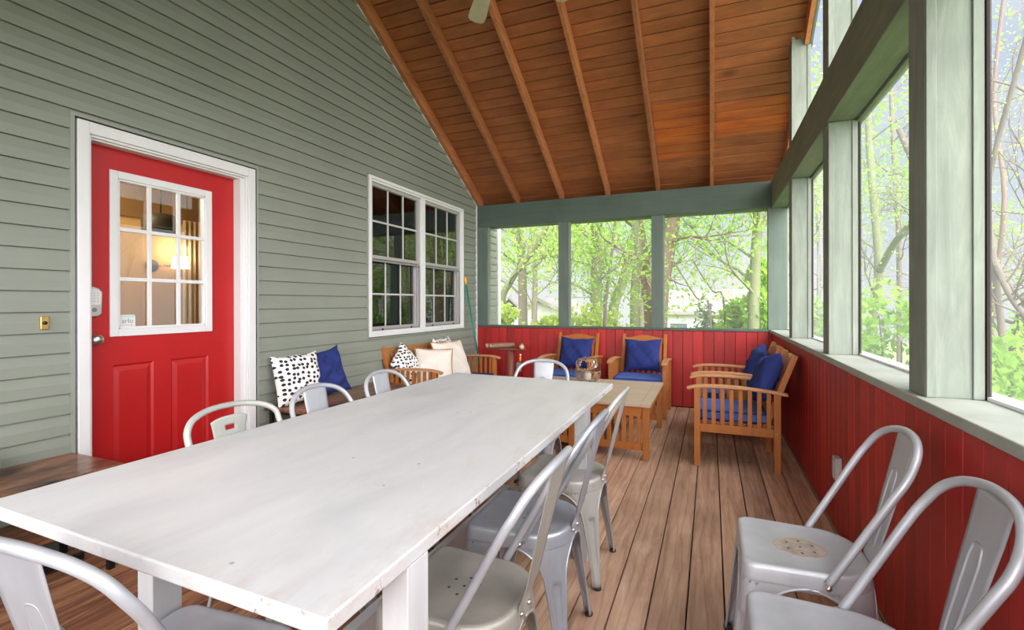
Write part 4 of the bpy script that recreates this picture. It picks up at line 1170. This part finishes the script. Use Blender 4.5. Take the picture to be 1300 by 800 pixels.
# direction helper for placing far things where they stand in the view (camera frame constants)
YAW, PITCH, ROLL, FPX, CYP = .389458663, -.000912, -.00218114, 615.198, 385.364
fw = Vector((-math.sin(YAW)*math.cos(PITCH), math.cos(YAW)*math.cos(PITCH), math.sin(PITCH)))
r0_ = Vector((math.cos(YAW), math.sin(YAW), 0)); u0_ = r0_.cross(fw)
rv = math.cos(ROLL)*r0_+math.sin(ROLL)*u0_; uv = -math.sin(ROLL)*r0_+math.cos(ROLL)*u0_
EYE = Vector((0,0,1.25))
def atY(px, py, Y):
    d = fw+rv*(px-650)/FPX-uv*(py-CYP)/FPX; return EYE+d*(Y/d.y)
def atX(px, py, X):
    d = fw+rv*(px-650)/FPX-uv*(py-CYP)/FPX; return EYE+d*(X/d.x)
def tY(pl, Y, gx=0):
    P = [atY(px, py, Y) for px, py in pl]; P.insert(0, Vector((P[0].x+gx, Y, GZ-.2))); return P
def tX(pl, X):
    P = [atX(px, py, X) for px, py in pl]; P.insert(0, Vector((X, P[0].y, GZ-.2))); return P
GT = 'trees beyond the end wall'; GS = 'trees beyond the side screens'
tree('tree', 'tall grey-trunked tree in the left opening of the end wall', [(tY([(664,410),(663,340),(658,270),(655,200)], 13), .15, .10)], M['bark'], M['leaf'], 3600, .075, 1, 9, 2.2, .5, group=GT)
tree('tree', 'mossy tree leaning right across the left opening of the end wall', [(tY([(636,400),(650,355),(682,310),(700,270),(706,230)], 10), .085, .05)], M['bark_g'], M['leaf_y'], 2600, .065, 2, 7, 1.5, .4, group=GT)
tree('tree', 'ivy-covered upright trunk at the left of the middle opening', [(tY([(757,410),(757,350),(758,300),(756,220)], 12), .16, .12)], M['bark_g'], M['leaf'], 3600, .075, 3, 8, 2.0, .5, ivy=1500, group=GT)
tree('tree', 'mossy tree leaning right in the middle opening', [(tY([(778,402),(790,360),(800,325),(812,270)], 14), .16, .11)], M['bark_g'], M['leaf'], 2600, .075, 4, 7, 1.8, .45, ivy=700, group=GT)
tree('tree', 'pale curving trunk in the middle opening before the reddish one', [(tY([(806,412),(806,375),(808,345),(811,320),(805,270),(800,220)], 9), .095, .065)], M['bark_g'], M['leaf'], 1500, .06, 5, 5, 1.3, .35, group=GT)
tree('tree', 'reddish bare trunk leaning left at the right of the middle opening', [(tY([(826,412),(822,370),(816,320),(808,275),(800,225)], 9.5), .13, .09)], M['bark_r'], M['leaf'], 900, .06, 6, 4, 1.3, .35, group=GT)
tree('tree', 'thick leaning trunk at the left edge of the right end opening', [(tY([(836,410),(843,340),(852,290),(862,230)], 9), .16, .13)], M['bark_r'], M['leaf'], 2000, .06, 7, 5, 1.6, .4, up=.1, group=GT)
tree('tree', 'leafy tree at the right edge of the right end opening', [(tY([(957,412),(958,370),(959,330),(962,280),(963,220)], 8.5), .09, .07)], M['bark_g'], M['leaf'], 3600, .055, 8, 9, 1.5, .38, group=GT)
tree('tree', 'slim young tree between the ivy trunk and the leaning tree', [(tY([(768,410),(770,375),(775,335),(779,300),(785,250)], 8), .035, .02)], M['bark'], M['leaf'], 900, .05, 9, 5, .9, .3, group=GT)
tree('tree', 'thin bare stem leaning left over the grey house', [(tY([(902,404),(884,378),(860,340),(852,325)], 9), .022, .010)], M['bark'], M['leaf_y'], 160, .05, 10, 3, .6, .25, up=.1, group=GT)
tree('tree', 'thin bare stem leaning left beside the dark conifer', [(tY([(920,396),(905,370),(888,345),(880,330)], 9.5), .022, .010)], M['bark'], M['leaf'], 160, .05, 11, 3, .6, .25, up=.1, group=GT)
rr = random.Random(90)
BACKS = [(-13,17),(-10.2,19),(-7.6,21),(-5.2,18),(-2.9,22),(2.8,20),(6,18)]
for i, (x, y) in enumerate(BACKS):
    P = [(x,y,GZ-.3),(x+.1,y,1),(x+rr.uniform(-.4,.4),y,3.5),(x+rr.uniform(-.8,.8),y,6.5)]
    lab = ['broad','tall','pale','slim','young','dense','far right'][i]+' leafy background tree beyond the end wall, '+['leftmost','second from left','third from left','middle','behind the thick leaning trunk','behind the leafy right tree','rightmost'][i]
    tree('tree', lab, [([Vector(p) for p in P], .16, .08)], M['bark'], M['leaf_y' if i % 2 else 'leaf'], 2600 if i != 4 else 500, .10, 100+i, 9, 2.4, .6, group='background trees')
bush('bush', 'yellow-green bush below the left opening of the end wall', (-4.6, 8.9, .62), (1.5,.7,.85), 6500, .06, M['leaf_y'], 31, 'bushes outside')
bush('bush', 'pale green bush below the middle opening of the end wall', (-2.1, 8.6, .55), (1.2,.6,.70), 5500, .055, M['leaf_y'], 32, 'bushes outside')
bush('bush', 'tall bright green bush at the right of the right end opening', (.85, 9.2, .85), (.85,.7,1.15), 7000, .06, M['leaf'], 33, 'bushes outside')
bush('bush', 'dark grey-green conifer shrub before the bright bush', (.0, 9.6, .2), (.35,.4,.95), 2400, .045, M['needle'], 34, 'bushes outside')
# right-hand side
tree('tree', 'large forked trunk seen through the middle side screen', [(tX([(1103,470),(1108,400),(1116,345),(1112,280),(1104,180),(1100,60)], 4.6), .15, .09), (tX([(1116,345),(1135,310),(1160,280),(1190,240)], 4.6)[1:], .10, .07)], M['bark_g'], M['leaf'], 1100, .055, 41, 7, 1.6, .4, group=GS)
tree('tree', 'straight grey trunk behind the forked one', [(tX([(1142,470),(1141,300),(1134,180),(1130,60)], 6.5), .10, .07)], M['bark'], M['leaf'], 1200, .06, 42, 7, 1.6, .4, group=GS)
tree('tree', 'bare-branched tree leaning right through the nearest side screen', [(tX([(1278,490),(1272,420),(1262,330),(1256,230),(1300,60),(1340,-80)], 4.2), .055, .03), (tX([(1262,330),(1280,370),(1300,400),(1330,430)], 4.2)[1:], .05, .03)], M['bark'], M['leaf_y'], 700, .03, 43, 12, 1.5, .35, start=.25, group=GS)
tree('tree', 'dark thick trunk low in the nearest side screen', [(tX([(1290,520),(1284,470),(1300,400),(1330,330),(1350,100)], 5.2), .14, .08)], M['bark'], M['leaf_y'], 700, .035, 44, 10, 1.8, .4, group=GS)
tree('tree', 'slender pale tree at the left of the nearest side screen', [(tX([(1256,520),(1262,380),(1275,250),(1262,120),(1280,-50)], 6.0), .06, .03)], M['bark_r'], M['leaf_y'], 600, .035, 45, 12, 1.6, .4, group=GS)
tree('tree', 'slim leafy tree seen through the sagging screen', [(tX([(1038,430),(1040,330),(1036,230),(1040,100)], 3.6), .07, .05)], M['bark_g'], M['leaf'], 1800, .06, 46, 8, 1.4, .4, group=GS)
SB = [(9.5,13),(11,9),(12,5.5),(9,17),(13,2.8)]
for i, (x, y) in enumerate(SB):
    P = [(x,y,GZ-.6),(x+.1,y,1),(x+rr.uniform(-.5,.5),y+.2,4),(x+rr.uniform(-.8,.8),y,8)]
    tree('tree', 'sparse background tree beyond the side screens, '+['second','third','fourth','first','fifth'][i]+' from the far corner', [([Vector(p) for p in P], .13, .06)], M['bark'], M['leaf_y'], 1500, .07, 200+i, 10, 2.4, .6, group='sparse side trees')
for i, (c, rd, mt, lab) in enumerate([((3.6,7.3,.05),(1.1,1.3,1.1),'leaf','green bush low beyond the middle side screen'), ((4.6,5.2,-.1),(1.2,1.2,1.0),'leaf_p','pale bush low beyond the nearest side screen'),
        ((6.5,10.5,.2),(2.4,1.8,1.6),'leaf','broad green thicket far beyond the middle side screen'), ((8.0,6.0,.1),(2.2,2.2,1.5),'leaf_p','broad pale thicket far beyond the nearest side screen'), ((2.6,8.8,.3),(.9,1.1,1.4),'leaf','upright green bush beyond the sagging screen')]):
    bush('bush', lab, c, rd, 5000, .065, M[mt], 60+i, 'side bushes')

# neighbouring houses
def house(x0, x1, y0, y1, ze, zr, wall, label, axis='x'):
    r = empty('neighbour_house', ((x0+x1)/2, (y0+y1)/2, GZ)); cx, cy = (x0+x1)/2, (y0+y1)/2; tag(r, label, 'house', 'neighbouring houses')
    q = MB(); z = GZ-.5
    while z < ze:      # lap siding courses
        q.prism([(y0-cy-.02, z-GZ), (y1-cy, z-GZ), (y1-cy, min(z+.18,ze)-GZ), (y0-cy, min(z+.18,ze)-GZ)], 'x', x0-cx, x1-cx); z += .18
    q.build('wall', wall, r)
    e = .35
    if axis == 'x':
        ym = 0; h = (y1-y0)/2
        gb = MB(); gb.prism([(-h, ze-GZ), (h, ze-GZ), (0, zr-GZ)], 'x', x0-cx+.02, x1-cx-.02); gb.build('gable', wall, r)
        q = MB(); q.prism([(-h-e, ze-GZ-.15), (0, zr-GZ+.0), (h+e, ze-GZ-.15), (h+e, ze-GZ+.0), (0, zr-GZ+.16), (-h-e, ze-GZ+.0)], 'x', x0-cx-e, x1-cx+e)
    else:
        h = (x1-x0)/2
        gb = MB(); gb.prism([(-h, ze-GZ), (h, ze-GZ), (0, zr-GZ)], 'y', y0-cy+.02, y1-cy-.02); gb.build('gable', wall, r)
        q = MB(); q.prism([(-h-e, ze-GZ-.15), (0, zr-GZ), (h+e, ze-GZ-.15), (h+e, ze-GZ), (0, zr-GZ+.16), (-h-e, ze-GZ)], 'y', y0-cy-e, y1-cy+e)
    q.build('roof', M['hroof'], r)
    for xx in (.25, .7):
        x = (x0-cx)+(x1-x0)*xx
        w = MB().box(x-.45, x+.45, y0-cy-.06, y0-cy-.021, ze-GZ-1.6, ze-GZ-.5).build('window', M['white'], r)
        MB().box(x-.38, x+.38, y0-cy-.07, y0-cy-.0605, ze-GZ-1.53, ze-GZ-.57).build('pane', M['hwin'], w)
house(-2.6, 2.2, 24, 30, .85, 1.75, M['hsiding'], 'pale grey house with low roof seen in the right end opening', 'x')
house(-9.6, -5.6, 22, 27, .45, 1.35, M['hsiding'], 'pale gabled house seen in the middle end opening', 'y')
house(-15.5, -11.0, 23, 28, .55, 1.5, M['hblue'], 'blue-grey house seen low in the left end opening', 'x')

# ------------------------------------------------------------------ light
w = bpy.data.worlds.new('World'); bpy.context.scene.world = w; w.use_nodes = True
nt = w.node_tree; N = NT(nt); bg = nt.nodes['Background']
co = N.n('ShaderNodeTexCoord').outputs['Generated']; X = N.xyz(co)
el = N.ramp(X[2], [(.0,(.90,.93,.97)), (.10,(.74,.82,.96)), (.40,(.55,.69,.95)), (1,(.45,.60,.92))])
cld = N.noise(N.map(co, (1,1,2.2)), 2.6, 6, .6)
sky = N.mix(N.ramp(cld, [(.45,(0,0,0)),(.68,(.7,.7,.7))]), el, (.95,.96,.98))
# bright sky lobe added behind the viewer to light the porch interior
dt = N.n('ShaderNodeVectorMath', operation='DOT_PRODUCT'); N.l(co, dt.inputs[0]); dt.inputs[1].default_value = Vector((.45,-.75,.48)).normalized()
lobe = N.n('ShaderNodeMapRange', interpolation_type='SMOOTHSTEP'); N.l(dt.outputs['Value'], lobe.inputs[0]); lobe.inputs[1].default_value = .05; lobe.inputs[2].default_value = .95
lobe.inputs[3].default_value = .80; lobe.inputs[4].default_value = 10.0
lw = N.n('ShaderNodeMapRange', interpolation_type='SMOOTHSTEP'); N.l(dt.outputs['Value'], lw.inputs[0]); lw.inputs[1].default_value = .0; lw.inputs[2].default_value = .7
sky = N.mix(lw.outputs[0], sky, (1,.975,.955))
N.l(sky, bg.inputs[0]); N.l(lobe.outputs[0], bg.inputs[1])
w.cycles.sampling_method = 'MANUAL'; w.cycles.sample_map_resolution = 512
def lamp(name, loc, e, c, r=.1):
    l = bpy.data.lights.new(name, 'POINT'); l.energy = e; l.color = c; l.shadow_soft_size = r
    o = bpy.data.objects.new(name, l); COL.objects.link(o); o.location = loc; return o
lamp('lamp_glow', (-4.60, 3.03, 1.76), 4, (1,.78,.48), .06)
lamp('room_fill_light', (-4.2, 1.9, 2.2), 42, (1,.82,.55), .15)  # unseen fill lamp added to brighten the room behind the door, no fixture

# ------------------------------------------------------------------ camera
cam = bpy.data.cameras.new('camera'); co_ = bpy.data.objects.new('camera', cam); COL.objects.link(co_)
cam.sensor_fit = 'HORIZONTAL'; cam.sensor_width = 36; cam.lens = FPX/1300*36; cam.shift_y = (CYP-400)/1300; cam.clip_end = 300; cam.clip_start = .05
co_.matrix_world = Matrix(((rv.x, uv.x, -fw.x, 0), (rv.y, uv.y, -fw.y, 0), (rv.z, uv.z, -fw.z, 1.25), (0,0,0,1)))
sc = bpy.context.scene; sc.camera = co_
sc.view_settings.view_transform = 'Standard'; sc.view_settings.look = 'None'; sc.view_settings.gamma = 1
sc.view_settings.use_curve_mapping = False; sc.view_settings.exposure = .27
try:
    sc.cycles.transparent_max_bounces = 24; sc.cycles.max_bounces = 10; sc.cycles.diffuse_bounces = 6
except Exception: pass
